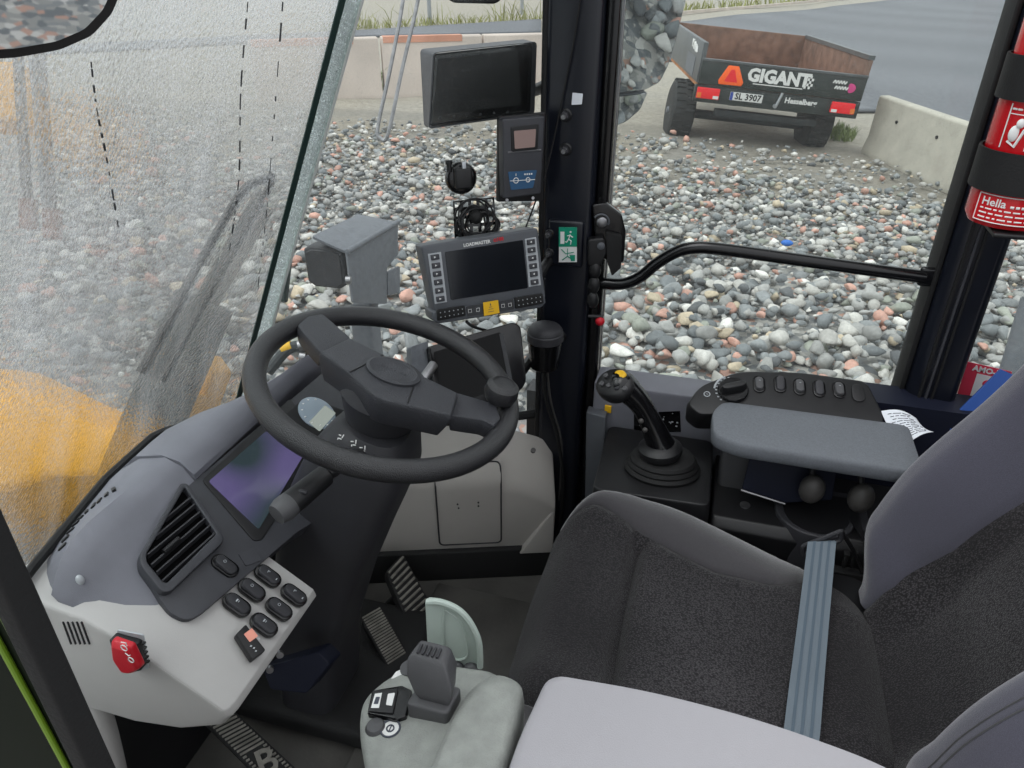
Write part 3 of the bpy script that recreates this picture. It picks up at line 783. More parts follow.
m = M(); q = PP.at(577, 99, .002); m.prism(rp([q+V((-.010, 0, -.011)), q+V((.010, 0, -.009)), q+V((.011, 0, .010)), q+V((-.009, 0, .011))], .001), V((0, -.001, 0)))
tag(m.build('paper_tag', 'paper'), 'small torn white paper tag high on the dark pillar', 'tag')

# latch on the window frame
LP = PL((-.22, 1.46, .9), (.25, -1, 0))
t = thing('window_latch', 'black latch and hinge block between pillar and window grab bar', 'latch', LP.at(607, 250))
m = M(); m.prism(rp(LP.pts([(592, 205), (606, 203), (622, 215), (626, 232), (624, 262), (612, 266), (596, 250)], .0), .006), -LP.n*.03); m.build('hinge_plate', 'gloss', t, bevel=.003)
m = M(); m.prism(rp(LP.pts([(588, 240), (604, 238), (607, 252), (601, 266), (588, 266)], .018), .006), -LP.n*.022)
for k in range(3): m.ell(LP.at(595-1.2*k, 270+15*k, .012), (.013, .010, .020))
m.build('latch_body', 'black', t, bevel=.003)
m = M(); q = LP.at(601, 246, .019); m.lathe(q-LP.n*.003, LP.n, [(.008, 0), (.008, .004), (.004, .006)], 14); m.build('rivet', 'disp', t); m = M(); m.tube([LP.at(601, 222, .004)+LP.r*.016*math.cos(R(g_))+LP.v*.016*math.sin(R(g_)) for g_ in range(-20, 150, 15)], .0022, 6); m.build('spring_ring', 'disp', t)
m = M(); m.prism(rp(LP.pts([(606, 232), (622, 236), (621, 268), (612, 276), (607, 262)], .012), .004), -LP.n*.018); m.build('keeper', 'rubber', t, bevel=.002)
m = M(); p = LP.at(602, 222, .004); m.lathe(p, LP.n, [(.011, -.01), (.011, .004), (.006, .006)], 16); m.build('pivot_bolt', 'steel', t, bevel=.001)
m = M(); m.cyl(LP.at(588, 316, .015), LP.at(603, 317, .015), .004); m.build('pin', 'black', t)
m = M(); m.ell(LP.at(600, 321, .016), (.0105, .0105, .0105)); m.build('release_knob', 'red', t, label='small round red knob')

# grab bar across the side window
bp_ = [U(x, y, y=1.47) for x, y in [(600, 283), (622, 284), (640, 277), (656, 264), (674, 253), (692, 248), (720, 249), (800, 260), (880, 271), (925, 277)]]
t = thing('grab_bar', 'long bent black grab bar across the side window', 'grab bar', bp_[0])
m = M(); m.tube(smooth(bp_, 6), .0125, 12); m.build('bar', 'gloss', t)
e = U(925, 277, y=1.47); m = M(); m.box(e+V((.012, .004, 0)), (.045, .014, .038)); m.build('end_bracket', 'gloss', t, bevel=.006)

# fire extinguisher on the wide pillar
ex = V((.505, 1.355, .995)); er = .062
p = U(968, 212, y=1.36); ex = V((p.x+er*.95, 1.365, U(1000, 226, y=1.33).z))
t = thing('fire_extinguisher', 'red fire extinguisher strapped to the wide dark pillar', 'fire extinguisher', ex)
m = M(); m.lathe(ex, Z, [(er*.9, 0), (er, .012), (er, .33), (er*.93, .36), (er*.7, .385), (er*.35, .40), (er*.3, .42)], 40, xdir=(0, -1, 0)); m.build('cylinder', 'redpaint', t, ang=50)
m = M(); m.lathe(ex+Z*.42, Z, [(.018, 0), (.02, .02), (.02, .05), (.012, .06)], 16); m.build('valve', 'gloss', t)
m = M(); m.box(ex+Z*.475+V((-.03, 0, 0)), (.11, .02, .012)); m.build('squeeze_handle', 'gloss', t, bevel=.003)
def ca(a, z, r=er+.0008): return ex+V((math.sin(a)*r, -math.cos(a)*r, z))
def curved(a0, a1, z0, z1, m_, parent, name, r=er+.0008, th=.0008):
    m = M(); m.shell(lambda u, v: ca(a0+(a1-a0)*u, z0+(z1-z0)*v, r), 16, 2, lambda q: V((q.x-ex.x, q.y-ex.y, 0)).normalized()*th)
    return m.build(name, m_, parent)
def wraptext(s, a, z, h, parent, m_='white', name='lettering'):
    ob = text(s, (0, 0, 0), (1, 0, 0), (0, 1, 0), h, m_, parent, name, align='LEFT', bold=h*.02)
    off = OFF[parent.name]
    for q in ob.data.vertices:
        w = q.co+off; q.co = ca(a+w.x/er, z+w.y, er+.0016+max(0, w.z))-off
lb_ = curved(-1.15, .9, .008, .05, 'redpaint', t, 'label', th=.0004)
m = M()
for zz in (.009, .051): m.tube([ca(-1.1+2.0*k/16, zz, er+.001) for k in range(17)], .0009, 6)
m.tube([ca(-1.1, z, er+.001) for z in (.009, .051)], .0009, 6)
m.tube([ca(-1.0, z, er+.001) for z in (.122, .186)], .0009, 6); m.tube([ca(-1.0+k*.15, .172, er+.001) for k in range(14)], .0007, 6)
m.tube([ca(-.42, z, er+.001) for z in (.122, .172)], .0007, 6)
m.build('label_border', 'white', lb_)
wraptext('Hella', -.98, .040, .0125, lb_)
m = M()
for k in range(3):
    a0 = -.98
    while a0 < .8:
        ln = random.uniform(.06, .2); m.tube([ca(a0, .029-k*.007, er+.001), ca(a0+ln, .029-k*.007, er+.001)], .0013, 6); a0 += ln+.05
m.build('small_print', 'white', lb_); m = M()
for k in range(4): m.tube([ca(-.3+.12*k, .037, er+.001), ca(-.22+.12*k, .037, er+.001)], .0022, 6)
for k in range(2): m.tube([ca(-.95+.13*k, .179, er+.001), ca(-.85+.13*k, .179, er+.001)], .0015, 6)
m.build('heading_marks', 'white', lb_)
wraptext('1 TR', -.32, .163, .010, lb_); wraptext('2 TRYK', -.32, .135, .010, lb_); wraptext('1', .1, .180, .009, lb_)
m = M(); c = ca(-.74, .145, er+.001); m.ell(c, (.008, .004, .012)); m.ell(ca(-.66, .160, er+.001), (.006, .004, .007)); m.tube([ca(-.85, .133, er+.001), ca(-.66, .126, er+.001), ca(-.54, .152, er+.001)], .0022, 6); m.build('pictogram', 'white', lb_)
t = thing('extinguisher_bracket', 'black bracket with two wide straps around the red extinguisher', 'bracket', ex+V((0, .07, 0)))
for z0 in (.055, .190):
    m = M(); m.shell(lambda u, v: ca(-2.6+5.2*u, z0+.062*v, er+.0035), 40, 2, lambda q: V((q.x-ex.x, q.y-ex.y, 0)).normalized()*.004); m.build('strap', 'rubber', t, label='wide black rubber strap')
m = M(); m.box(ex+V((0, .068, .2)), (.05, .012, .36)); m.box(ex+V((0, 0, -.008)), (.06, .13, .008)); m.build('back_plate', 'black', t, bevel=.003)

# ---------------------------------------------------------------- mirrors and things outside the glass
# small cab mirror top left
c = U(20, 6, d=.47)
mp_ = PL(c, V((.74, -.63, -.2)))
t = thing('interior_mirror', 'black framed mirror showing gravel, in the upper corner of the windscreen', 'mirror', c)
out = [(-70, -60), (-60, 52), (-25, 60), (15, 58), (60, 50), (92, 36), (112, 14), (126, -20), (130, -60)]
ins = [(-60, -50), (-50, 44), (-22, 50), (15, 48), (56, 41), (84, 29), (103, 9), (116, -22), (118, -50)]
m = M(); m.prism(rp(mp_.pts(out, 0), .004), -mp_.n*.02); m.build('housing', 'black', t, bevel=.004)
m = M(); m.prism(rp(mp_.pts(ins, .0008), .004), mp_.n*.0012); m.build('mirror_glass', 'mirror', t)
m = M(); m.tube([mp_.at(20, -30, -.02), mp_.at(22, -130, -.06), V((-.5, .62, 1.95))], .007); m.build('arm', 'black', t)
# rear mirror edge at top
c = U(472, -16, d=1.25); mp2 = PL(c, -ray(472, -16))
t = thing('rear_view_mirror', 'black mirror housing just showing above the hooded monitor', 'mirror', c)
m = M(); m.prism(rp(mp2.pts([(444, -40), (443, -6), (452, 3), (496, 4), (503, -2), (504, -40)], 0), .008), -mp2.n*.025); m.build('housing', 'black', t, bevel=.004)
m = M(); m.prism(rp(mp2.pts([(449, -38), (449, -8), (455, -2), (494, -1), (498, -6), (498, -38)], .0006), .006), mp2.n*.001); m.build('mirror_glass', 'mirror', t)
m = M(); m.tube([mp2.at(472, -30, -.02), mp2.at(474, -90, -.03), V((mp2.at(474, -90).x, mp2.at(474, -90).y+.02, 1.95))], .007); m.build('arm', 'black', t)
# big outside mirror
c = U(640, 60, d=2.05); view = ray(640, 60).normalized()
mp3 = PL(c, V((.58, -.47, -.36)))
t = thing('outside_mirror', 'rain speckled outside mirror reflecting gravel, beside the dark pillar', 'mirror', c)
m = M(); m.prism(rp(mp3.pts([(596, -60), (690, -60), (686, 0), (676, 40), (668, 66), (660, 82), (645, 90), (596, 96)], -.003), .012), -mp3.n*.05); m.build('housing', 'lamp', t, bevel=.006)
m = M(); m.prism(rp(mp3.pts([(597, -58), (689, -58), (685, 0), (675, 40), (667, 65), (659, 81), (645, 89), (597, 94)], .0), .012), mp3.n*.002); m.build('main_glass', 'mirrorwet', t)
m = M(); m.prism(rp(mp3.pts([(596, 98), (648, 92), (640, 110), (626, 122), (610, 128), (594, 130)], -.003), .012), -mp3.n*.05); m.build('wide_housing', 'lamp', t, bevel=.006)
mp4 = PL(c, mp3.n+V((.06, .0, -.10)))
m = M(); m.prism(rp(mp3.pts([(597, 99), (647, 93), (639, 109), (625, 121), (610, 127), (595, 129)], .0), .012), mp3.n*.002); m.build('wide_glass', 'mirrorwet', t)
m = M(); m.tube([mp3.at(600, 40, -.05), mp3.at(575, 40, -.08), V((-.34, 1.60, 1.42))], .016); m.build('arm', 'black', t)
# bent steel loop
lp = [U(x, y, d=1.75) for x, y in [(408, -60), (403, 0), (390, 70), (378, 126), (380, 138), (388, 134), (402, 70), (418, 0), (428, -60)]]
t = thing('mirror_loop', 'bent bare steel rod loop hanging outside the corner glass', 'rod', lp[3])
m = M(); m.tube(smooth(lp, 6), .0048, 8); m.build('rod', 'steel', t)
# work lamp outside
D = 2.15
def LQ(x, y, d=D): return U(x, y, d=d)
t = thing('work_lamp', 'grey hooded work lamp on a bent plate outside the corner glass', 'lamp', LQ(365, 300))
LN = V((-.55, -.83, 0)).normalized()      # lamp looks forward
hood = M()
fl = LQ(312, 236, 2.08); fr = LQ(347, 252, 2.08); br = LQ(398, 222, 2.42); bl = LQ(358, 214, 2.42)
top = [fl, fr, br, bl]
hood.prism(rp(top, [.006, .02, .02, .006]), Z*-.008)
hood.prism(rp([fr+V((0, 0, 0)), LQ(353, 303, 2.12), LQ(387, 304, 2.36), LQ(387, 268, 2.36), LQ(398, 255, 2.42), br], .006), V((-.008, .003, 0)))
hood.prism(rp([LQ(388, 272, 2.36), LQ(400, 266, 2.42), LQ(400, 292, 2.42), LQ(388, 296, 2.36)], .008), V((-.008, .003, 0)))
hood.tube([fr, br], .0085, 10); hood.build('bent_plate', 'lamp', t, bevel=.002)
lc = LQ(334, 262, 2.2); ldir = (fr-br); ldir.z = 0; ldir.normalize()
m = M(); sx = V((ldir.y, -ldir.x, 0))
ring = [(-.062, .055), (-.04, .066), (.04, .066), (.062, .055), (.062, -.045), (.04, -.06), (-.04, -.06), (-.062, -.045)]
m.loft([[lc+ldir*k+sx*a*s+Z*(b*s) for a, b in ring] for k, s in ((-.07, .5), (-.05, .82), (.02, 1), (.055, 1), (.06, .93))])
m.build('lamp_body', 'lampb', t, bevel=.008)
m = M(); m.loft([[lc+ldir*k+sx*a*s+Z*(b*s) for a, b in ring] for k, s in ((.0605, .88), (.064, .84))]); m.build('lens', 'lampb', t)
m = M(); m.cyl(LQ(346, 280, 2.08), LQ(351, 280, 2.08), .012); m.build('side_bolt', 'steel', t)
m = M(); m.prism([LQ(348, 306, 2.3), LQ(369, 306, 2.3), V((LQ(369, 306, 2.3).x, LQ(369, 306, 2.3).y, -1.05)), V((LQ(348, 306, 2.3).x, LQ(348, 306, 2.3).y, -1.05))], V((0, .07, 0)))
tag(m.build('lamp_post', 'lamp', bevel=.01), 'grey square post below the work lamp, seen through the wheel', 'post')
# hoses with yellow caps
t = thing('hydraulic_hoses', 'black hydraulic hoses with yellow caps outside, seen through the wheel', 'hoses', LQ(295, 360, 1.9))
m = M()
m.tube(smooth([LQ(268, 372, 1.9), LQ(285, 352, 1.9), LQ(298, 346, 1.9), LQ(312, 352, 1.9), LQ(318, 372, 1.9), V((LQ(318, 372, 1.9).x, LQ(318, 372, 1.9).y, -1.02))], 6), .014)
m.tube(smooth([LQ(282, 384, 2.0), LQ(300, 366, 1.95), LQ(320, 350, 2.0), LQ(332, 370, 2.0)], 6), .014); m.build('hose', 'loaderdk', t)
m = M(); m.cyl(LQ(282, 350, 1.9), LQ(292, 346, 1.9), .015); m.cyl(LQ(308, 345, 1.88), LQ(314, 350, 1.88), .014); m.build('yellow_cap', 'yellow', t)
m = M(); m.cyl(LQ(299, 346, 1.88), LQ(306, 344, 1.88), .015); m.cyl(LQ(300, 356, 1.88), LQ(306, 357, 1.88), .012); m.build('coupling', 'steel', t)

# loader front end beyond the windscreen
def slabpx(px, d, th, m=None):
    m = m or M(); ps = [U(x, y, d=d) for x, y in px]; n = (ps[1]-ps[0]).cross(ps[2]-ps[0]).normalized()
    if n.dot(FW) < 0: n = -n
    return m.prism(ps, V((n.x, n.y, n.z))*th)
t = thing('loader_boom', 'yellow loader lift arm and frame beyond the wet windscreen', 'loader arm', U(60, 440, d=2.6))
slabpx([(-200, 350), (-20, 372), (55, 408), (108, 432), (142, 398), (170, 392), (160, 440), (112, 476), (40, 478), (-30, 500), (-200, 520)], 2.5, .35).build('arm_beam', 'loader', t, bevel=.03)
slabpx([(-30, 480), (60, 482), (70, 560), (-40, 620)], 2.7, .3).build('lower_frame', 'loaderdk', t, bevel=.03)
slabpx([(-60, 60), (20, 60), (24, 122), (-60, 118)], 3.0, .2).build('bucket_link', 'loader', t, bevel=.02)
slabpx([(186, 372), (200, 352), (214, 372), (196, 420), (180, 424)], 2.8, .2).build('side_plate', 'loader', t, bevel=.02)
t = thing('lift_cylinder', 'thick dark lift cylinder slanting down to the yellow arm', 'cylinder', U(160, 400, d=2.2))
m = M(); m.cyl(U(262, 205, d=2.15), U(190, 330, d=2.15), .035); m.build('piston_rod', 'loaderdk', t)
m = M(); m.cyl(U(205, 300, d=2.15), U(120, 500, d=2.15), .085); m.build('barrel', 'loaderdk', t, bevel=.01)
for k, (x0, y0, x1, y1, lb) in enumerate([(18, 115, 29, 222, 'thin dark rusty rod beyond the windscreen, nearest the frame edge'), (33, 120, 46, 205, 'short grey rod between two rusty rods beyond the windscreen'), (36, 60, 53, 232, 'longer dark rusty rod beyond the windscreen, ending in a rust patch')]):
    t = thing('linkage_rod', lb, 'rod', U(x1, y1, d=2.6), 'rods beyond the wet windscreen')
    m = M(); a, b = U(x0, y0-60, d=2.6), U(x1, y1, d=2.6); m.cyl(a, b, .018 if k != 1 else .014); m.build('rod', 'rustrod' if k != 1 else 'lamp', t)
    if k != 1:
        m = M(); m.cyl(U(x1-1, y1-22, d=2.59), U(x1, y1+6, d=2.59), .03); m.build('rusty_end', 'rust', t)
# wiper
def wq(px, py): return WS(px, py, -.022)
t = thing('wiper', 'black windscreen wiper with twin arm outside the glass', 'wiper', wq(250, 200))
m = M(); m.tube([wq(140, 372), wq(196, 268), wq(238, 196), wq(250, 184), wq(272, 176)], .0065); m.tube([wq(160, 380), wq(216, 280), wq(256, 208), wq(272, 180)], .0045); m.build('wiper_arm', 'rubber', t)
m = M(); m.tube([wq(344, 0), wq(325, 70), wq(306, 150), wq(292, 220), wq(284, 300)], .008); m.build('blade', 'bottlegreen', t)

# door edge on the near side
PA, PB = U(0, 480, y=.2), U(110, 768, y=.2); fx = -.315
m = M(); m.box((fx-.0065, .192, .7), (.013, .016, 1.8)); struct(m.build('trim_16', 'rubber', bevel=.002), 'black front edge of the near cab door frame')
m = M(); m.box((fx-.16, .198, .7), (.30, .010, 1.8)); struct(m.build('door_1', 'doorglass', bevel=.002), 'dark near-side door panel in the lower corner')
for k, (a, b, r) in enumerate([(.0185, .0185, .0026), (.034, .0285, .0020)]):  # hi-vis jacket reflected in the door, put in as solid lime strips
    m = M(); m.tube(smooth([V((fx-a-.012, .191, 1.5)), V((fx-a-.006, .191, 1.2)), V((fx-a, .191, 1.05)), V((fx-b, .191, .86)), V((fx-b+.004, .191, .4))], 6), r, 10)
    struct(m.build('trim_%d' % (17+k), 'lime'), ('lime green jacket reflection built as a strip on the dark door panel, next to the black frame', 'thinner lime green jacket reflection built as a strip on the dark door panel')[k])  # trim_17 and trim_18 stand in for the jacket reflection
t = thing('entry_grab_pole', 'light grey curved grab pole under the dashboard by the door', 'grab pole', (-.6, .33, 0))
gp = [U(x, y, y=.52) for x, y in [(62, 640), (82, 672), (98, 708), (110, 748), (124, 810)]]
m = M(); m.tube(smooth(gp, 6), .017, 14); m.build('pole', 'light', t)
# ================================================================ STEERING
wc = U(387, 384, d=1.14); wn = V((.276, 0, .961)).normalized()
WP = PL(wc, wn)                      # r across the cab, v up the wheel
RR = .195
t = thing('steering_wheel', 'black two-spoke steering wheel with a spinner knob on its rim', 'steering wheel', wc-wn*.05)
m = M(); m.tube([WP.loc(RR*math.cos(a), RR*math.sin(a)) for a in (2*math.pi*k/72 for k in range(72))], .0172, 16, True); m.build('rim', 'rim', t, ang=60)
def zz(l): return [(230+x*.3125, 290+y*.3125) for x, y in l]
hubpx = zz([(290, 198), (383, 152), (490, 205), (606, 268), (728, 328), (706, 398), (565, 366), (470, 345), (382, 262)])
hp = rp(WP.pts(hubpx, .030), [.004, .004, .02, .01, .004, .004, .012, .02, .02])
cen = sum(hp, V((0, 0, 0)))/len(hp)
m = M(); m.loft([hp, [cen+(p-cen)*1.03-wn*.008 for p in hp], [cen+(p-cen)*1.0-wn*.022 for p in hp], [cen+(p-cen)*.90-wn*.05 for p in hp]])
hub = m.build('hub_cover', 'hub', t, bevel=.003)
m = M(); e = WP.at(393, 372, .031)
ea = (WP.at(424, 386, .031)-WP.at(362, 360, .031)).normalized()
m.lathe(e, wn, [(.032, -.001), (.032, .003), (.028, .005), (.026, .0035), (.001, .0042)], 36, 1.35, ea); m.build('emblem_boss', 'hub', hub)
m = M()
for k in range(7):
    q = e+ea*(-.018+.006*k)+wn*.0035; m.box(q, (.0042, .0042, .0012))
m.build('embossed_letters', 'column', hub)
m = M()
for q in ([(350, 372), (362, 366), (383, 355)], [(408, 403), (413, 388), (419, 374)]):
    m.tube(smooth(WP.pts(q, .0302), 5), .0012, 6)
m.build('seam', 'black', hub)
# spokes
def spoke(top, skew):
    a = rp(WP.pts(top, .017), .004); c0 = sum(a, V((0, 0, 0)))/len(a)
    m = M(); m.loft([a, [c0+(p-c0)*1.06-wn*.010 for p in a], [c0+(p-c0)*.9-wn*.032 for p in a]]); return m.build('spoke', 'hub', t, bevel=.003)
spoke(zz([(385, 152), (292, 200), (232, 134), (218, 112), (250, 84), (296, 76), (318, 94)]), 0)
spoke(zz([(726, 328), (707, 400), (812, 416), (846, 432), (866, 410), (852, 370), (830, 358)]), 0)
m = M(); m.lathe(wc-wn*.075, wn, [(.052, 0), (.062, .03), (.07, .06), (.06, .085)], 28); m.build('hub_skirt', 'column', t)
k0 = WP.at(499, 398, .03); kk = M()
m = M(); m.lathe(WP.at(496, 408, -.015), wn, [(.013, 0), (.012, .025)], 16); m.build('knob_stem', 'black', t)
m = M(); m.lathe(WP.at(498, 402, .010), wn, [(.014, 0), (.024, .008), (.0275, .020), (.0255, .032), (.019, .038), (.017, .0385), (.0165, .037), (.001, .0385)], 28); m.build('spinner_knob', 'rim', t)

# column
t = thing('steering_column', 'dark plastic steering column cowl with white lamp symbols and two stalks', 'steering column', (-.62, .89, .02))
def rr(c, w, dpt, tilt, r=.04):
    """rounded rectangle ring across the column, w across the cab, dpt fore-aft"""
    c = V(c); fx_ = V((math.cos(tilt), 0, math.sin(tilt))); q = [c-fx_*dpt/2-V((0, w/2, 0)), c+fx_*dpt/2-V((0, w/2, 0)), c+fx_*dpt/2+V((0, w/2, 0)), c-fx_*dpt/2+V((0, w/2, 0))]
    return rp(q, r, 6)
yc = wc.y
m = M()
yk = yc-.015
m.loft([rr((wc.x-.01, yk, wc.z-.065), .11, .10, -.28, .045), rr((wc.x-.02, yk, wc.z-.085), .14, .13, -.32, .05), rr((wc.x-.04, yk, wc.z-.125), .165, .16, -.36, .05), rr((wc.x-.075, yk, wc.z-.20), .18, .17, -.3, .05),
        rr((wc.x-.115, yk, wc.z-.30), .185, .165, -.2, .05), rr((wc.x-.155, yk, wc.z-.42), .18, .15, -.1, .045), rr((wc.x-.19, yk, wc.z-.58), .16, .12, 0, .04), rr((wc.x-.22, yk, .0), .16, .12, 0, .04)])
cowl = m.build('cowl', 'column', t, ang=50)
m = M()
for (px, py) in ((341, 437), (354, 443), (363, 449)):
    q, n = hit(cowl, px, py); pl_ = PL(q, n)
    for a, b, w, h in ((-.003, .002, .0045, .0016), (.003, .002, .0016, .006), (.001, -.003, .005, .0016), (-.003, -.004, .0016, .003)):
        m.box(pl_.loc(a, b, .0006), (w, h, .0008), rot(pl_))
m.build('lamp_symbols', 'white', t)
sy = m
m = M(); a = V((wc.x-.02, yc-.05, wc.z-.10)); b = U(285, 508, d=.985); hd = U(322, 478, d=1.03)
m.tube([a, U(345, 462, d=1.06), hd], [.012, .011, .010], 12); st = m.build('stalk_arm', 'black', t)
m = M(); ax = (b-hd).normalized(); m.lathe(hd-ax*.012, ax, [(.009, 0), (.0155, .006), (.0165, .03), (.0175, .07), (.0175, (b-hd).length+.006), (.014, (b-hd).length+.014), (.001, (b-hd).length+.015)], 24)
g_ = m.build('stalk_grip', 'black', t)
m = M(); m.lathe(b+ax*.0025, ax, [(.0176, -.012), (.0180, -.008), (.0180, .002), (.0145, .0125), (.001, .0135)], 24); m.build('end_cap', 'podlever', g_)
m = M(); m.box((hd+b)/2+V((.004, -.012, .012)), (.02, .006, .006)); m.build('slider', 'column', g_, bevel=.002)
m = M(); a2 = U(420, 384, d=1.25); b2 = U(434, 364, d=1.28); m.cyl(V((wc.x, yc+.06, wc.z-.09)), a2, .006, n=10); m.build('stalk_arm', 'black', t)
m = M(); m.cyl(a2, b2, .0085, n=16); m.build('stalk_tip', 'steel', t, bevel=.002, label='bright chrome stalk tip')

# ================================================================ DASHBOARD
DP = PL((-.714, .8, .70), (.588, 0, .809))         # sloping face of the dash
t = thing('dashboard', 'dark grey dashboard with screen, air vent and pale grey switch end', 'dashboard', (-.72, .75, .45))
dash = t
ys_ = [.488, .496, .506, .52, .54, .565, .60, .65, .70, .723]
def sec(y):
    k = min(1, max(0, (.585-y)/.096)); b = xb(y)+.004; dz = -.052*k*k*k
    return [V((b, y, .62)), V((b, y, .685+dz)), V((b+.05, y, .720+dz)), V((-.75, y, .732+dz)), V((-.722, y, .720+dz)), V((-.705-.01*k, y, .694+dz*.75)), V((-.64-.02*k, y, .645+dz*.55)), V((-.628-.02*k, y, .634+dz*.4)), V((-.66, y, .62))]
def sec2(y):
    b = padb(y); k = max(0, (y-1.04)/.09); dz = -.014*k*k; w = -.706-b
    return [V((b, y, .60)), V((b, y, .685)), V((b+w*.30, y, .722+dz)), V((b+w*.65, y, .734+dz)), V((b+w*.86, y, .728+dz)), V((-.706, y, .708+dz)), V((-.706, y, .698+dz)), V((b+w*.85, y, .694+dz)), V((b+w*.6, y, .60))]
m = M(); m.loft([sec(y) for y in ys_]); m.loft([sec2(y) for y in (.724, .80, .86, .9, .94, 1.0, 1.06, 1.10, 1.125)])
pad = m.build('top_pad', 'pad', t, ang=45)
m = M(); dl_ = [(63, 547), (66, 539), (71, 531), (76, 524), (81, 518), (87, 512), (94, 506), (100, 501), (107, 495), (114, 490)]
for i, (px, py) in enumerate(dl_):
    q, n = hit(pad, px, py); p0, p1 = hit(pad, *dl_[max(0, i-1)])[0], hit(pad, *dl_[min(9, i+1)])[0]
    dr = (p1-p0); dr = (dr-n*dr.dot(n)).normalized(); w_ = n.cross(dr).normalized(); m.box(q, (.0125, .0055, .005), Matrix((w_, dr, n)).transposed())
m.build('defrost_slots', 'black', t)
# dark face panel
m = M(); m.prism(rp(DP.pts([(187, 487), (327, 369), (352, 388), (418, 424), (350, 500), (297, 532), (201, 614), (187, 621), (170, 613), (141, 571)], .002), [.003, .003, .003, .003, .003, .01, .012, .012, .01, .006]), -DP.n*.035)
fp = m.build('face_panel', 'panel', t, bevel=.003)
m = M(); m.prism(rp(DP.pts([(202, 480), (290, 398), (322, 440), (308, 470), (262, 540), (254, 541)], .004), .008), -DP.n*.006); m.build('screen_bezel', 'black', t, bevel=.002)
m = M(); m.prism(rp(DP.pts([(209, 481), (266, 431), (303, 456), (259, 529)], .006), .004), -DP.n*.004); m.build('display_screen', 'lcd', t)
m = M(); m.prism(rp(DP.pts([(270, 428), (306, 396), (350, 412), (318, 452)], .005), .006), -DP.n*.006); gp_ = m.build('gauge_panel', 'black', t, bevel=.001)
e = DP.at(317, 413, .006); m = M(); m.lathe(e, DP.n, [(.036, -.004), (.036, .001), (.033, .0022), (.001, .002)], 36); dl = m.build('gauge_dial', 'dial', gp_)
m = M(); m.prism(rp(DP.pts([(309, 422), (325, 405), (336, 413), (320, 431)], .009), .003), -DP.n*.002); m.build('gauge_display', 'lcd_sm', gp_)
m = M()
for k in range(9):
    a = R(40+30*k); m.box(e+DP.r*math.cos(a)*.030+DP.v*math.sin(a)*.030+DP.n*.0024, (.003, .003, .001))
m.build('gauge_ticks', 'white', gp_)
# air vent
def vz(l): return [(140+x*.1824, 460+y*.1824) for x, y in l]
vo = rp(DP.pts(vz([(226, 126), (262, 128), (458, 415), (458, 448), (168, 722), (118, 720), (6, 580), (0, 520)]), .014), [.004, .004, .006, .006, .008, .008, .008, .01])
vi = rp(DP.pts(vz([(244, 152), (256, 160), (418, 400), (412, 412), (150, 672), (128, 668), (38, 560), (34, 516)]), .014), [.003, .003, .004, .004, .005, .005, .005, .006])
m = M(); n_ = len(vo); m.add(vo+vi+[p-DP.n*.03 for p in vo]+[p-DP.n*.03 for p in vi],
    [(i, (i+1) % n_, n_+(i+1) % n_, n_+i) for i in range(n_)]+[(i, 2*n_+i, 2*n_+(i+1) % n_, (i+1) % n_) for i in range(n_)]+[(n_+i, n_+(i+1) % n_, 3*n_+(i+1) % n_, 3*n_+i) for i in range(n_)]+[(2*n_+i, 3*n_+i, 3*n_+(i+1) % n_, 2*n_+(i+1) % n_) for i in range(n_)])
av = m.build('air_vent', 'panel', t, bevel=.0015)
m = M(); m.prism([p-DP.n*.0105 for p in vi], -DP.n*.002); m.build('duct', 'duct', av)
for a, b in [((122, 660), (412, 398)), ((92, 612), (385, 355)), ((62, 572), (355, 318)), ((42, 516), (328, 282)), ((88, 415), (300, 240)), ((140, 318), (275, 205))]:
    p, q = DP.pts(vz([a, b]), .0125); m = M(); sd = (DP.v*.35+DP.n).normalized()
    w_ = sd.cross(q-p).normalized()*.0011
    m.loft([[x-w_, x+w_, x+w_-sd*.009, x-w_-sd*.009] for x in (p, q)]); m.build('louver', 'column', av)
p, q = DP.pts(vz([(130, 505), (212, 432)]), .0135); m = M(); m.tube([p, q], .0042, 8); m.build('louver_tab', 'black', av)

# pale fascia
poly = [(-.835, .672), (-.80, .678), (-.70, .664), (-.635, .634), (-.515, .548), (-.512, .536), (-.53, .512), (-.60, .478), (-.68, .462), (-.76, .462), (-.83, .50)]
def fs_(y, k, dz=0): 
    cx, cz = -.68, .57; return [V((cx+(x-cx)*k, y, cz+(z-cz)*k+dz)) for x, z in poly]
m = M(); m.loft([fs_(.478, .92), fs_(.480, .965), fs_(.486, .99), fs_(.496, 1.0), fs_(.60, 1.0), fs_(.700, 1.0)])
fa_ = m.build('pale_fascia', 'light', t, bevel=.006, ang=50)
m = M()
for k in range(5):
    p0 = U(63+4.6*k, 622, y=.4772); p1 = U(71+4.6*k, 644, y=.4772); m.tube([p0, p1], .0012, 6)
m.build('speaker_slots', 'column', t)
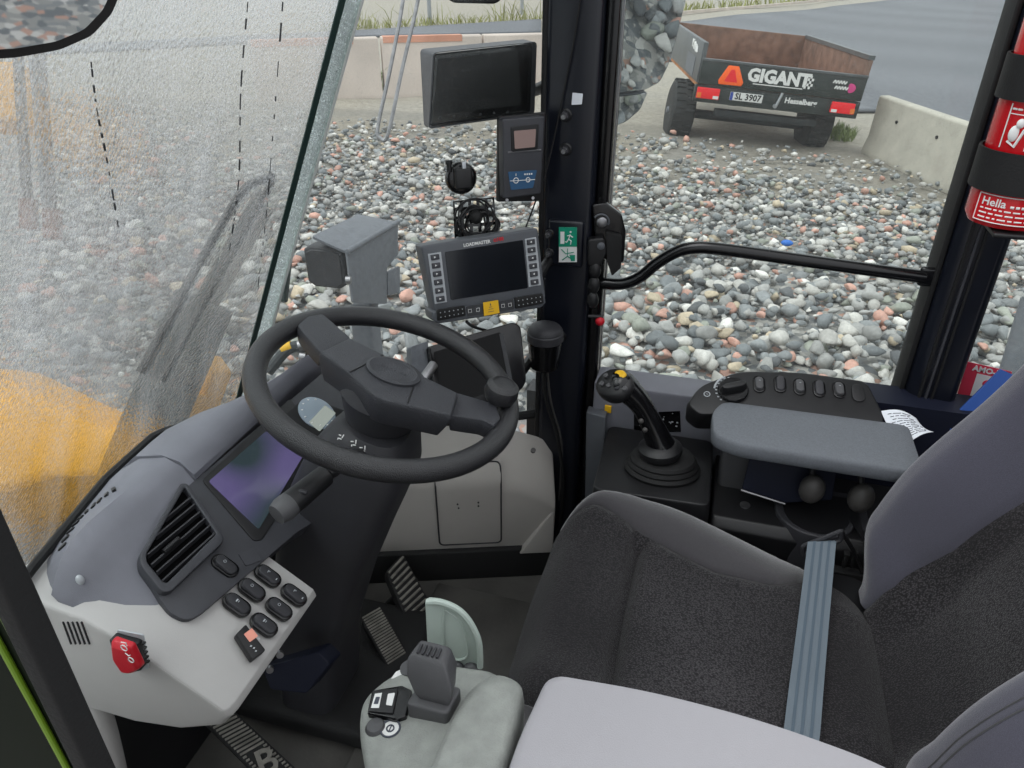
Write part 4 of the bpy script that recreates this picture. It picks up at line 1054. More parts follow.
# red hitch switch with guard on the end face
EP = PL((-.7, .4778, .56), (0, -1, 0))
m = M(); m.prism(rp(EP.pts([(118, 629), (144, 634), (150, 668), (124, 668)], .0), .003), EP.n*.002); m.build('switch_plate', 'keyplate', t)
m = M(); m.prism(rp(EP.pts([(116, 632), (142, 639), (148, 663), (134, 666), (122, 656)], .002), .003), EP.n*.012); sb_ = m.build('switch_housing', 'black', t, bevel=.001)
fq = EP.pts([(116, 635), (136, 642), (146, 663), (138, 668), (128, 667), (118, 652)], .012)
m = M(); m.loft([rp(fq, .004), [p+EP.n*.008+Z*.001 for p in rp(fq, .006)], [sum(fq, V())/6+(p-sum(fq, V())/6)*.82+EP.n*.013 for p in rp(fq, .006)]]); rc = m.build('red_rocker', 'red', t, bevel=.002, label='red rocker cover with white machine symbols')
m = M()
for c, r in (((124, 648), .0042), ((131, 660), .0038)):
    q = EP.at(*c, .0262); m.tube([q+V((math.cos(a)*r, 0, math.sin(a)*r*1.1)) for a in (2*math.pi*k/10 for k in range(10))], .0007, 5, True)
m.tube(EP.pts([(125, 653), (129, 656), (130, 655)], .0262), .0006, 5); m.tube(EP.pts([(121, 642), (126, 643), (127, 646)], .0262), .0006, 5); m.build('symbol', 'white', rc)
m = M()
for k in range(5): m.box(EP.at(144+1.0*k, 643+4.6*k, .012), (.003, .004, .002))
m.build('guard_teeth', 'rubber', sb_)
m = M(); q, n = hit(pad, 80, 580); m.ell(q, (.0055, .0045, .008)); m.build('bare_patch', 'keyplate', t)

# rocker switches
def rocker(px, py, label, mark, col='black', off=.001):
    c = DP.at(px, py, off)
    m = M(); m.prism(stad(DP, c, .043, .0245, off+.003), -DP.n*.008); b_ = m.build('rocker_switch', 'gloss', t, bevel=.0014, label=label)
    m = M(); s = stad(DP, c, .037, .0185, off+.003); a0 = [(p-c).dot(DP.v) for p in s]
    m.loft([s, [p+DP.n*(.0025+.0035*max(0, (p-c).dot(DP.v)/.0185)) for p in stad(DP, c, .034, .0155, off+.003)]]); m.build('rocker', 'column', b_, bevel=.001)
    m = M(); q = c+DP.n*(.0095)+DP.v*.004
    if mark == 0: m.box(q, (.002, .0045, .0006), None); m.box(q-DP.v*.003, (.001, .003, .0006))
    elif mark == 1: m.tube([q+DP.r*.002*math.cos(a)+DP.v*.002*math.sin(a) for a in (2*math.pi*k/8 for k in range(8))], .0004, 4, True)
    else: m.box(q, (.001, .004, .0006)); m.box(q+DP.r*.001-DP.v*.002, (.002, .001, .0006)); m.box(q-DP.v*.016-DP.n*.004, (.003, .003, .0006))
    m.build('symbol', 'keyplate' if mark != 9 else 'red', b_)
    return b_
rocker(225, 566, 'hazard rocker on the dark panel below the vent', 1, off=.003)
for k, (x, y) in enumerate([(237, 605), (252, 590), (268, 576), (264, 625), (279, 609), (294, 595)]):
    rocker(x, y, ['lower left rocker of the upper row', 'middle rocker of the upper row', 'upper right rocker of the upper row', 'lower left rocker of the bottom row', 'middle rocker of the bottom row', 'rocker nearest the steering column'][k], k % 3)
m = M(); m.prism(rp(DP.pts([(238, 553), (254, 548), (262, 560), (246, 566)], .0035), .003), -DP.n*.003); m.build('blank_cover', 'panel', t)
q = DP.pts([(236, 634), (246, 624), (266, 650), (253, 660)], .012)
m = M(); m.loft([rp([p-DP.n*.012 for p in q], .003), rp(q, .003)]); bs = m.build('latching_switch', 'black', t, bevel=.0015, label='raised black switch with a lit pinkish window')
m = M(); m.prism(rp(DP.pts([(244, 634), (252, 628), (258, 636), (250, 642)], .0128), .001), -DP.n*.002); m.build('lit_window', 'pink', bs)
m = M()
for c in ((251, 646), (254, 648), (259, 639), (256, 651)): m.box(DP.at(*c, .0128), (.0022, .0022, .0006))
m.build('symbol', 'keyplate', bs)

# bracket and boxes below dash
t = thing('under_dash_bracket', 'dark navy metal bracket with bolts under the switch panel', 'bracket', U(290, 668, d=1.3))
m = M(); ps = [U(*p, d=1.26) for p in [(262, 668), (318, 652), (330, 664), (306, 694), (270, 690)]]; n0 = (ps[1]-ps[0]).cross(ps[2]-ps[0]).normalized(); m.prism(rp(ps, .006), V((0, .04, -.02))); m.build('plate', 'navy', t, bevel=.003)
for c in ((280, 653), (270, 668)):
    m = M(); m.cyl(U(c[0], c[1], d=1.25), U(c[0], c[1], d=1.25)+V((.004, -.006, .002)), .006); m.build('bolt', 'steel', t)

# ================================================================ FLOOR: corner panel, mat, pedals
A0, B0 = V((-.562, 1.299, 0)), V((-.287, 1.398, 0)); fd = (B0-A0).normalized(); fn = V((fd.y, -fd.x, 0))
def cp(s, off, z): return A0+fd*s+fn*off+Z*z
t = thing('corner_panel', 'pale grey corner panel with a square hatch under the corner glass', 'corner panel', cp(.1, 0, .05))
m = M()
def csec(s, zt, dp): return [cp(s, 0, .07), cp(s, .020, zt-.135), cp(s, .019, zt-.12), cp(s, .010, zt-.095), cp(s, -dp+.01, zt-.012), cp(s, -dp, zt), cp(s, -dp, .07)]
m.loft([csec(-.28, .43, .05), csec(-.1, .43, .05), csec(.05, .425, .055), csec(.20, .40, .06), csec(.25, .375, .07), csec(.288, .345, .08)])
o = m.build('body', 'taupe', t, bevel=.006, ang=50)
FPn = PL(cp(0, 0.0, .2), fn)
HR = [(.105, .0035), (.20, .0125), (.287, .0215), (.305, .0215), (.326, .0145), (.352, -.0035)]
def hrow(v):
    for (z0, o0), (z1, o1) in zip(HR, HR[1:]):
        if v <= z1: f = (v-z0)/(z1-z0); return o0+(o1-o0)*f
    return HR[-1][1]
m = M(); m.loft([[cp(.0, o+.002, z), cp(.155, o+.002, z), cp(.155, o-.004, z), cp(0, o-.004, z)] for z, o in HR]); hd_ = m.build('hatch', 'taupe', t, bevel=.001)
out_ = rp([V((0, .105, 0)), V((.155, .105, 0)), V((.155, .352, 0)), V((0, .352, 0))], .014)
dense = []
for i, p in enumerate(out_):
    q = out_[(i+1) % len(out_)]
    for k in range(6): dense.append(p+(q-p)*k/6)
m = M(); m.tube([cp(p.x, hrow(p.y)+.002, p.y) for p in dense], .0022, 6, True); m.build('hatch_gap', 'column', hd_)
m = M()
for s, z in ((.05, .245), (.052, .232), (.1, .248), (.1, .236)): m.cyl(cp(s, hrow(z)+.001, z), cp(s, hrow(z)+.004, z), .0022, n=8)
m.build('rivets', 'column', hd_)
m = M(); m.box(cp(.075, -.002, .352), (.02, .008, .008)); m.build('catch', 'black', hd_)
m = M(); m.prism([cp(.20, 0, .075), cp(.286, 0, .075), cp(.286, .0, .22), ], fn*.02); m.build('corner_gusset', 'taupe', t, bevel=.004)
m = M(); m.cyl(U(533, 451, y=1.35), U(533, 451, y=1.35)+V((.002, -.004, .006)), .006, n=8); m.build('screw', 'knob', t)
m = M(); m.loft([[cp(s, .01, .0), cp(s, .022, .0), cp(s, .014, .085), cp(s, .0, .09)] for s in (-.3, -.1, .1, .30)]); struct(m.build('baseboard_right', 'rubber', bevel=.003), 'black rubber kick edge below the pale corner panel')
m = M(); 
m.box((-.28, .95, .006), (.55, .62, .012)); fm = m.build('floor_mat', 'mat', bevel=.004); tag(fm, 'black ribbed rubber floor mat between pedals and seat', 'mat')
t = None
rib = M()
for k in range(5):
    c = [U(560+8*k, 672-2*k, z=.0145), U(578+9*k, 642-3*k, z=.0145), U(610+7*k, 618-2*k, z=.0145)]
    c = [U(x, y, z=.0145) for x, y in ((545+14*k-30, 690), (560+13*k-30, 650), (592+11*k-30, 615))]
    rib.tube(smooth(c, 5), .003, 6)
ro = rib.build('ribs', 'dust', fm)

def pedal(name, label, corners, z0, z1, m_, ribs, along=True, letter=None, group='pedals on the cab floor'):
    """corners: far-left, far-right, near-right, near-left; far end at z0, near end at z1"""
    P4 = [U(*corners[0], z=z0), U(*corners[1], z=z0), U(*corners[2], z=z1), U(*corners[3], z=z1)]
    base = sum(P4, V())/4; t = thing(name, label, 'pedal', V((base.x, base.y, 0)), group)
    n = (P4[1]-P4[0]).cross(P4[3]-P4[0]).normalized(); n = n if n.z > 0 else -n
    q = rp(P4, .018); m = M(); m.prism(q, -n*.02); pad_ = m.build('pedal_pad', 'rubber', t, bevel=.003)
    c0 = sum(P4, V())/4; q2 = rp([c0+(p-c0)*.93 for p in P4], .014); 
    m = M()
    for k in range(ribs):
        f = (k+.5)/ribs
        if along: a, b = P4[0]*(1-f)+P4[3]*f, P4[1]*(1-f)+P4[2]*f
        else: a, b = P4[0]*(1-f)+P4[1]*f, P4[3]*(1-f)+P4[2]*f
        e0, e1 = a+(b-a)*.08, a+(b-a)*.92
        if letter and along and .40 < f < .68: 
            for u0, u1 in ((.08, .2), (.8, .92)): m.tube([a+(b-a)*u0+n*.001, a+(b-a)*u1+n*.001], .0022, 6)
            continue
        m.tube([e0+n*.001, e1+n*.001], .0022 if ribs > 12 else .0034, 6)
    m.build('tread_ribs', m_, pad_)
    if letter:
        cc = P4[0]*.23+P4[1]*.23+P4[2]*.27+P4[3]*.27; r_ = (P4[1]-P4[0]).normalized(); v_ = (P4[0]-P4[3]); v_ = (v_-r_*v_.dot(r_)).normalized()
        text(letter, cc+n*.002, r_, v_, .048, m_, pad_, bold=.001, depth=.002)
    lo = V((base.x-.06, base.y+.01, .0)); m = M(); m.tube([base-n*.02, (base+lo)/2-n*.02, lo], .014, 10); m.build('pedal_arm', 'black', t)
    return t
pedal('brake_pedal', 'long ribbed pedal marked with a raised letter B, under the switch panel', [(198, 716), (226, 703), (330, 800), (302, 822)], .15, .06, 'dust', 34, True, 'B')
pedal('foot_pedal', 'finely ribbed pedal next to the pale green lid', [(360, 618), (381, 606), (409, 655), (388, 669)], .12, .06, 'dust', 20, True)
pedal('accelerator_pedal', 'coarsely ribbed pedal behind the steering column, nearest the corner panel', [(386, 572), (403, 553), (432, 606), (409, 626)], .12, .05, 'dust', 10, True)
m = M(); m.box(U(268, 740, z=.02)+V((-.02, .2, .02)), (.5, .34, .05)); tag(m.build('pedal_plate', 'rubber', bevel=.015), 'black raised pedal base on the cab floor', 'pedal base')
# ================================================================ SEAT
SY = .88
def lerp(pts, s):
    for (a, p), (b, q) in zip(pts, pts[1:]):
        if s <= b: return p+(q-p)*max(0, (s-a)/(b-a))
    return pts[-1][1]
WBR = [(0, .80), (.1, .76), (.27, .58), (.5, .46), (.66, .50), (.76, .68), (.82, .97), (1, .97)]
WBN = [(0, .88), (.3, .90), (.8, .97), (1, .97)]
def cush(s, w):
    hw = .287*(1-.20*(max(0, .22-s)/.22)**2)
    x = -.222+.60*s+.018*w*w*(1-s); y = SY+hw*w; a = abs(w)
    z = .492-.075*s-.085*(max(0, .13-s)/.13)**2.2
    z += .020*math.exp(-((a-.72)/.2)**2)*(1-s*.7)
    z -= .10*(max(0, a-.86)/.14)**2
    z -= .085*sstep((s-.30)/.6)*max(0, (a-.45)/.55)
    z -= .036*math.exp(-((x+.062-.02*w*w)/.012)**2)*(1 if w < lerp(WBR, s) else 0)
    if s > .85: z -= .06*((s-.85)/.15)**2
    return V((x, y, z))
t = thing('driver_seat', 'charcoal fabric driver seat with smooth grey side bolsters', 'seat', (.1, SY, .01)); seat = t
def c_in(u, v):
    s = u; b = lerp(WBR, s); bl = lerp(WBN, s); w = -bl+(b+bl)*v; p = cush(s, w); e = abs(-1+2*v)
    return p-Z*.007*sstep((e-.93)/.07)
m = M(); m.shell(c_in, 70, 30, V((0, 0, -.05))); m.build('seat_cushion', 'fabric', t, ang=70)
for sg in (1, -1):
    def c_bo(u, v):
        b = lerp(WBR if sg > 0 else WBN, u); w = sg*(b+(1-b)*v); p = cush(u, w)
        return p-Z*.006*(1-sstep(v/.12))+Z*.010*math.sin(math.pi*min(1, v*1.02))
    m = M(); m.shell(c_bo, 50, 14, V((0, 0, -.07))); m.build('seat_bolster', 'velour', t, ang=70)
m = M(); m.loft([rp([V((x0, SY-h, z)), V((x1, SY-h, z)), V((x1, SY+h, z)), V((x0, SY+h, z))], .04) for x0, x1, h, z in ((-.15, .33, .22, .01), (-.13, .33, .2, .25), (-.17, .36, .255, .33), (-.17, .36, .26, .385))])
m.build('seat_base', 'black', t)
REC = R(21); bd_, bn = V((math.sin(REC), 0, math.cos(REC))), V((-math.cos(REC), 0, math.sin(REC)))
def back(v, w, extra=0):
    a = abs(w); L = .66
    off = (.115*sstep((a-.34)/.38))*sstep((v+.06)/.26) - .07*(max(0, a-.80)/.20)**2
    off += .055*(max(0, .22-v)/.22)**1.6
    off += .02*math.exp(-((v-.35)/.2)**2)
    hw = .305*(1-.10*max(0, v-.5))*(.84+.16*sstep(v/.22))
    return V((.40, SY+hw*w, .375))+bd_*(L*v)+bn*(off+extra)
WB2 = [(0, .66), (.12, .55), (.3, .48), (.6, .45), (1, .45)]
def b_in(u, v):
    b = lerp(WB2, u); w = (-1+2*v)*b; e = abs(-1+2*v); return back(u, w)-bn*.008*sstep((e-.93)/.07)
m = M(); m.shell(b_in, 50, 30, -bn*.05); m.build('backrest', 'fabric', t, ang=70)
for sg in (1, -1):
    def b_bo(u, v):
        b = lerp(WB2, u); w = sg*(b+(1-b)*v); return back(u, w)-bn*.006*(1-sstep(v/.1))
    m = M(); m.shell(b_bo, 50, 18, -bn*.07); bo = m.build('back_bolster', 'velour_b', t, ang=70)
    if sg < 0:
        for k in (0, .07):
            m = M(); m.tube([b_bo(.12+.88*q/30, .52+k+.1*math.sin(q/30*2))+bn*.0006 for q in range(31)], .0011, 5); m.build('stitching', 'podlever', bo)
m = M(); m.shell(lambda u, v: back(u*.98, -.9+1.8*v)-bn*(.08), 10, 8, -bn*.06); m.build('back_shell', 'black', t)

# ---- left armrest and its control pod
t = thing('armrest', 'wide pale grey armrest in front of the seat, nearest the viewer', 'armrest', (.06, .45, .60))
ap = PL((0, .45, .70), (0, 0, 1))
def apx(l): return [U(x, y, z=.70) for x, y in l]
op = [V((-.122, .33, .70)), V((-.124, .44, .70)), V((-.112, .532, .70)), V((0, .541, .70)), V((.12, .537, .70)), V((.23, .520, .70)), V((.30, .49, .70)), V((.31, .33, .70))]
op = rp(op, [.02, .03, .018, .05, .05, .05, .04, .02]); cc = sum(op, V())/len(op)
m = M(); m.loft([[cc+(p-cc)*k+Z*dz for p in op] for k, dz in ((.95, -.072), (.99, -.06), (1.0, -.03), (1.0, -.010), (.992, -.003), (.978, 0), (.93, .0006))])
m.build('armrest_pad', 'arm', t, ang=50)
m = M(); m.box((.1, .43, .615), (.30, .10, .03)); m.build('underframe', 'black', t, bevel=.01)
m = M(); m.cyl((-.17, .452, .635), (-.09, .452, .635), .010); m.cyl((-.17, .43, .622), (-.09, .43, .622), .008); m.build('support_bar', 'black', t)

t = thing('control_pod', 'greenish grey control pod with a direction lever ahead of the armrest', 'control pod', (-.22, .46, .45)); pod = t
po = rp([V((-.302, .440, 0)), V((-.320, .478, 0)), V((-.300, .522, 0)), V((-.255, .548, 0)), V((-.165, .552, 0)), V((-.145, .50, 0)), V((-.145, .33, 0)), V((-.245, .36, 0))], [.03, .03, .03, .04, .03, .02, .02, .05])
pc = V((-.225, .445, 0))
def pz(p, z0): return z0+.10*(p.x+.31)
m = M(); m.loft([[V((q.x, q.y, pz(q, z0))) for q in (pc+(p-pc)*k for p in po)] for k, z0 in ((.80, .42), (.93, .56), (.985, .610), (.985, .635), (.955, .647), (.89, .652), (.5, .654))])
m.build('housing', 'pod', t, ang=60)
ho = rp([V((-.202, .36, 0)), V((-.202, .44, 0)), V((-.195, .505, 0)), V((-.170, .538, 0)), V((-.135, .530, 0)), V((-.128, .46, 0)), V((-.128, .34, 0)), V((-.2, .34, 0))], [.01, .02, .02, .02, .02, .02, .01, .01]); hc = V((-.165, .44, 0))
m = M(); m.loft([[V((q.x, q.y, z)) for q in (hc+(p-hc)*k for p in ho)] for k, z in ((.98, .55), (1.0, .66), (.97, .676), (.9, .685), (.7, .689))]); m.build('palm_hump', 'pod', t, ang=60)
PT = PL((-.26, .47, .655), (-.10, 0, 1))
# direction lever
lb, lt = U(434, 705, z=.668), U(436, 664, z=.725)
m = M(); m.loft([rp([lb+V((-.026, -.016, z)), lb+V((.022, -.016, z)), lb+V((.026, .02, z)), lb+V((-.02, .02, z))], .006) for z in (-.02, .006, .014)]); m.build('lever_base', 'podlever', t, bevel=.003)
L4 = lambda z, dx, sx, sy, dy=0: rp([lb+V((dx-sx, dy-sy, z)), lb+V((dx+sx, dy-sy, z)), lb+V((dx+sx*.8, dy+sy, z)), lb+V((dx-sx*.8, dy+sy, z))], .004)
m = M(); m.loft([L4(.012, .002, .018, .010, .004), L4(.024, .002, .022, .014, .006), L4(.044, -.002, .026, .017, .012), L4(.062, -.006, .023, .014, .016), L4(.067, -.007, .018, .010, .017)]); lv = m.build('direction_lever', 'podlever', t, bevel=.003)
m = M()
for k in range(5): m.box(lb+V((-.018+.0055*k, .014, .0685)), (.0025, .012, .003))
m.build('grip_ridges', 'column', lv)
# rocker switch
def pq(l, off=0): return [PT.at(x, y, off) for x, y in l]
m = M(); m.prism(rp(pq([(367, 713), (372, 690), (402, 685), (412, 690), (406, 716), (396, 719)], .010), .002), -PT.n*.016); rb_ = m.build('rocker_housing', 'gloss', t, bevel=.002)
m = M(); m.prism(rp(pq([(368, 711), (373, 690), (398, 688), (393, 713)], .0125), .002), -PT.n*.003); rk = m.build('rocker', 'black', rb_, bevel=.001)
m = M(); m.prism(pq([(371, 708), (375, 694), (382, 693), (379, 708)], .0128), PT.n*.0005); m.prism(rp(pq([(386, 705), (388, 694), (395, 693), (392, 706)], .0128), .001), PT.n*.0005); m.build('symbol', 'white', rk)
m = M(); m.prism(rp(pq([(373.5, 704), (376, 697), (380, 697), (378, 704)], .0134), .0008), PT.n*.0003); m.build('symbol_ink', 'ink', rk)
m = M(); p = PT.at(376, 729, 0); m.lathe(p, PT.n, [(.0115, -.002), (.0115, .003), (.009, .007), (.001, .0085)], 20); m.build('push_button', 'podlever', t, label='dark round push button')
m = M(); p = PT.at(391, 731, 0); m.lathe(p, PT.n, [(.0115, -.002), (.0115, .003), (.010, .004), (.001, .0042)], 24); wb = m.build('push_button', 'white', t, label='white round push button with a gear symbol')
m = M(); m.tube([p+PT.n*.0045+PT.r*.0105*math.cos(a)+PT.v*.0105*math.sin(a) for a in (2*math.pi*k/20 for k in range(20))], .0012, 5, True)
m.tube([p+PT.n*.0045+PT.r*.004*math.cos(a)+PT.v*.004*math.sin(a) for a in (2*math.pi*k/12 for k in range(12))], .0009, 5, True); m.box(p+PT.n*.0045, (.0012, .006, .0006)); m.build('symbol', 'ink', wb)
m = M(); m.prism(rp(pq([(391, 679), (396, 672), (405, 668), (402, 677)], .0012), .001), PT.n*.0005); m.build('pod_label', 'white', t)
m = M(); p = PT.at(410, 669, .001); m.lathe(p, PT.n, [(.012, -.002), (.0115, .003), (.001, .004)], 20); m.build('push_button', 'podlever', t, label='flat grey button behind the lever')
# open lid
LI = PL((-.25, .60, .63), (.05, -1, .10))
lo_ = [(425, 603), (428, 599), (440, 600), (458, 608), (470, 620), (479, 638), (482, 652), (481, 668), (462, 672), (430, 660), (427, 640)]
m = M(); m.prism(rp(LI.pts(lo_, 0), [.002, .002, .01, .02, .02, .02, .01, .004, .004, .006, .004]), -LI.n*.004); ld = m.build('open_lid', 'lid', t, bevel=.001, label='pale green lid standing open')
rimp = LI.pts([(427, 602), (440, 602), (457, 609), (469, 621), (478, 639), (480, 654), (480, 667)], .004)
m = M(); m.tube(smooth(rimp, 4), .0042, 8); m.build('lid_rim', 'lid', ld)
m = M(); m.tube(smooth(LI.pts([(444, 613), (448, 612), (460, 622), (466, 640), (467, 656), (458, 660), (447, 656), (443, 640)], .001), 4, True), .0016, 6, True); m.build('lid_recess', 'lid', ld)
m = M()
for c in ((456, 667), (472, 669)): m.ell(LI.at(*c, .003), (.011, .008, .009))
m.build('lid_hinge', 'podlever', ld)

# ---- seat belt
def onseat(px, py, lift=.006):
    z = .44
    for _ in range(30):
        p = U(px, py, z=z); z = cush(max(0, min(1, (p.x+.222)/.6)), max(-1, min(1, (p.y-SY)/.287))).z+lift
    return p
b0, b1 = U(822, 541, y=1.12), onseat(806, 690, .016)
bt = [b0]+[U(822-16*f, 541+149*f, y=1.12+(b1.y-1.12)*f) for f in (.25, .5, .75)]+[b1, onseat(802, 730, .016), onseat(799, 752, .016), onseat(796, 790, .016)]
sur = []
for i, p in enumerate(bt): sur.append(p)
t = thing('seat_belt', 'blue grey seat belt webbing lying across the seat', 'seat belt', sur[-1])
wd = V((1, .18, .16)).normalized()
sp_ = smooth(sur, 8)
def bel(u, v):
    i = min(len(sp_)-1, int(round(u*(len(sp_)-1)))); return sp_[i]+wd*(-.0245+.049*v)
m = M(); m.shell(bel, len(sp_)-1, 6, V((.0, -.0007, -.0014))); wb_ = m.build('webbing', 'belt', t)
for k in (.24, .5, .76):
    m = M(); m.shell(lambda u, v: bel(u, k-.045+.09*v)+V((0, -.0006, .0010)), len(sp_)-1, 2, V((0, 0, -.0004))); m.build('woven_stripe', 'belt2', wb_)
t = thing('belt_guide', 'thin black metal belt guide loop at the top of the webbing', 'belt guide', U(822, 541, y=1.12))
a, b = U(803, 546, y=1.12), U(841, 531, y=1.125)
m = M(); m.tube(rp([a, b, b+V((.004, 0, -.02)), a+V((.004, 0, -.02))], .003), .0042, 8, True); m.build('loop', 'column', t)
m = M(); m.tube([b, U(852, 548, y=1.15), U(862, 572, y=1.16)], .004, 8); m.build('stem', 'black', t)

# ================================================================ SIDE CONSOLE
t = thing('side_console', 'black side console beside the seat under the window', 'console', (.2, 1.3, .0)); con = t
zt = .465
pf = [U(616, 437, z=zt), U(712, 433, z=zt), U(708, 500, z=zt), U(597, 491, z=zt)]
pf = [V((-.175, 1.405, 0)), V((.058, 1.405, 0)), V((.062, 1.175, 0)), V((-.168, 1.165, 0))]; fc = sum(pf, V())/4
m = M(); m.loft([[V((q.x, q.y, z)) for q in (fc+(p-fc)*k for p in rp(pf, .02))] for k, z in ((1.0, .005), (1.02, .40), (1.0, .458), (.985, .465))]); m.build('joystick_platform', 'black', t, bevel=.002)
m = M(); m.loft([rp([V((.068, y, z)), V((.62, y, z)), V((.62, 1.49, z)), V((.068, 1.49, z))], .012) for y, z in ((1.215, .01), (1.19, .36), (1.185, .405), (1.20, .425))]); m.build('lower_body', 'black', t, bevel=.004)
m = M(); m.loft([rp([V((-.215, 1.412, z)), V((.10, 1.412, z)), V((.10, 1.495, z)), V((-.215, 1.495, z))], .008) for z in (.2, .555, .565)]); m.build('window_ledge', 'pad', t, bevel=.003)
m = M(); m.prism([V((-.21, 1.39, .1)), V((-.17, 1.385, .1)), V((-.18, 1.38, .50)), V((-.225, 1.39, .50))], V((0, .03, 0))); m.build('front_cover', 'disp', t, bevel=.003)
CPn = PL((0, 1.411, .5), (0, -1, 0))
m = M()
for i in range(26):
    a, b = random.uniform(640, 678), random.uniform(413, 429); q = CPn.at(a, b, .0005); m.box(q, (random.choice((.002, .006, .004)), .0008, random.choice((.0015, .003))))
m.build('sticker_print', 'keyplate', t)
m = M(); m.prism(CPn.pts([(634, 413), (680, 411), (681, 432), (634, 432)], .0), CPn.n*.0003); m.build('sticker', 'gloss', t)
# grey flank behind armrest
m = M(); m.loft([rp([V((.075, 1.30, z)), V((.17, 1.30, z)), V((.17, 1.40, z)), V((.075, 1.40, z))], .015) for z in (.42, .60)]); m.build('armrest_post', 'podlever', t, bevel=.003)
m = M(); m.prism([V((.17, 1.395, .42)), V((.62, 1.395, .42)), V((.62, 1.395, .62)), V((.17, 1.395, .62))], V((0, .08, 0))); m.build('rear_flank', 'navy', t)
# navy panel leaning
NP = PL(U(785, 480, y=1.262), (0, -.94, .34))
m = M(); m.prism(rp(NP.pts([(752, 450), (838, 462), (832, 500), (786, 503), (742, 489)], 0), .004), -NP.n*.008); np_ = m.build('navy_cover', 'navy', t, bevel=.002)
m = M(); m.tube(NP.pts([(741, 490), (785, 504)], .001), .0022, 6); m.build('worn_edge', 'steel', np_)
m = M(); q = U(745, 505, z=.427); m.lathe(q, Z, [(.010, -.002), (.010, .0015), (.001, .002)], 16); eb = m.build('badge', 'steel', t)
# rounded pocket tray
pc_ = U(815, 520, z=.43)
m = M(); pr = []
for k in range(13):
    a = math.pi*(1.0+k/12); pr.append(V((pc_.x+.075*math.cos(a), pc_.y+.02+.075*math.sin(a), 0)))
pr = [V((pc_.x+.10, pc_.y+.10, 0)), V((pc_.x-.075, pc_.y+.10, 0))]+pr+[V((pc_.x+.10, pc_.y-.055, 0))]
m.loft([[V((q.x, q.y, z)) for q in pr] for z in (.30, .415, .435)]); tr_ = m.build('pocket', 'column', t, bevel=.004)
m = M(); cen_ = sum(pr, V())/len(pr); m.prism([V((q.x, q.y, .4345)) for q in (cen_+(p-cen_)*.82 for p in pr)], Z*.002); m.build('pocket_floor', 'black', tr_)
for (px, py, lb) in ((812, 489, 'worn grey lever knob standing clear of the seat, under the console armrest'), (861, 498, 'worn grey lever knob half hidden by the seat backrest')):
    p = U(px, py, y=1.225); tt = thing('lever', lb, 'lever', p-Z*.06, 'levers under the console armrest')
    m = M(); m.ell(p, (.0235, .022, .031), Matrix.Rotation(.12, 3, 'Y')); m.build('knob', 'knob', tt, ang=80)
    m = M(); m.tube([p+V((0, .0, .0)), p+V((-.004, .03, .035)), p+V((-.006, .08, .04))], .006); m.build('lever_arm', 'black', tt)
# clutter clips by the seat
t = thing('cable_clips', 'black plastic cable clips on the floor rail behind the belt', 'clips', U(850, 570, y=1.16))
m = M()
for a in ((845, 560), (853, 558)): 
    q = U(a[0], a[1], y=1.16); m.box(q, (.006, .012, .03)); m.box(q+Z*.015, (.010, .012, .006))
m.box(U(850, 575, y=1.165), (.06, .02, .02)); m.build('clip', 'rubber', t, bevel=.001)

# armrest of the console
t = thing('console_armrest', 'dark grey padded armrest on the side console by the window', 'armrest', (.2, 1.24, .58))
q4 = [V((.045, 1.19, .62)), V((.040, 1.27, .62)), V((.060, 1.318, .62)), V((.40, 1.325, .62)), V((.40, 1.165, .62)), V((.09, 1.168, .62))]
q4 = rp(q4, [.02, .02, .02, .02, .02, .02]); c4_ = sum(q4, V())/len(q4)
m = M(); m.loft([[c4_+V(((p-c4_).x*k2, (p-c4_).y*k, dz)) for p in q4] for k, k2, dz in ((.92, .97, -.031), (.985, .995, -.027), (1, 1, -.016), (1, 1, -.007), (.975, .994, -.001), (.93, .985, .0008), (.6, .9, .002))]); m.build('armrest_pad', 'rarm', t, ang=50)
m = M(); m.box((.24, 1.26, .570), (.26, .07, .024)); m.build('armrest_plate', 'black', t, bevel=.003)

# switch panel with dial
KP = PL((.16, 1.405, .645), (0, -.42, .907))
t = thing('switch_panel', 'black sloping panel with a rotary dial and a row of rockers at the window', 'switch panel', KP.loc(0, 0, -.06)); sp0 = t
kp = rp(KP.pts([(688, 404), (700, 386), (738, 371), (800, 372), (866, 381), (882, 412), (882, 430), (760, 414), (700, 414)], 0), [.012, .02, .03, .03, .014, .006, .004, .01, .01])
kc = sum(kp, V())/len(kp)
m = M(); m.loft([[kc+(p-kc)*1.03-KP.n*.055 for p in kp], [kc+(p-kc)*1.03-KP.n*.012 for p in kp], kp]); m.build('housing', 'black', t, bevel=.004)
p = KP.at(733, 391, 0)
m = M(); m.lathe(p, KP.n, [(.030, -.002), (.030, .006), (.028, .008), (.001, .008)], 32); dl = m.build('rotary_dial', 'gloss', t)
m = M(); dd_ = (KP.at(748, 388)-KP.at(718, 394)).normalized(); nn = KP.n.cross(dd_)
m.loft([[p+KP.n*.007+dd_*a*.026+nn*b*.012 for a, b in ((-1, -.5), (-.6, -1), (.6, -1), (1, -.5), (1, .5), (.6, 1), (-.6, 1), (-1, .5))], [p+KP.n*.024+dd_*a*.024+nn*b*.006 for a, b in ((-1, -.5), (-.6, -1), (.6, -1), (1, -.5), (1, .5), (.6, 1), (-.6, 1), (-1, .5))]]); m.build('grip_bar', 'black', dl, bevel=.002)
m = M()
for k in range(9):
    a = R(110+k*15); rr0 = .0335; m.box(p+KP.r*math.cos(a)*rr0+KP.v*math.sin(a)*rr0+KP.n*.0006, (.004, .004, .0006))
m.tube([p+KP.r*math.cos(R(a))*.037+KP.v*math.sin(R(a))*.037+KP.n*.0005 for a in range(120, 181, 10)], .0022, 5)
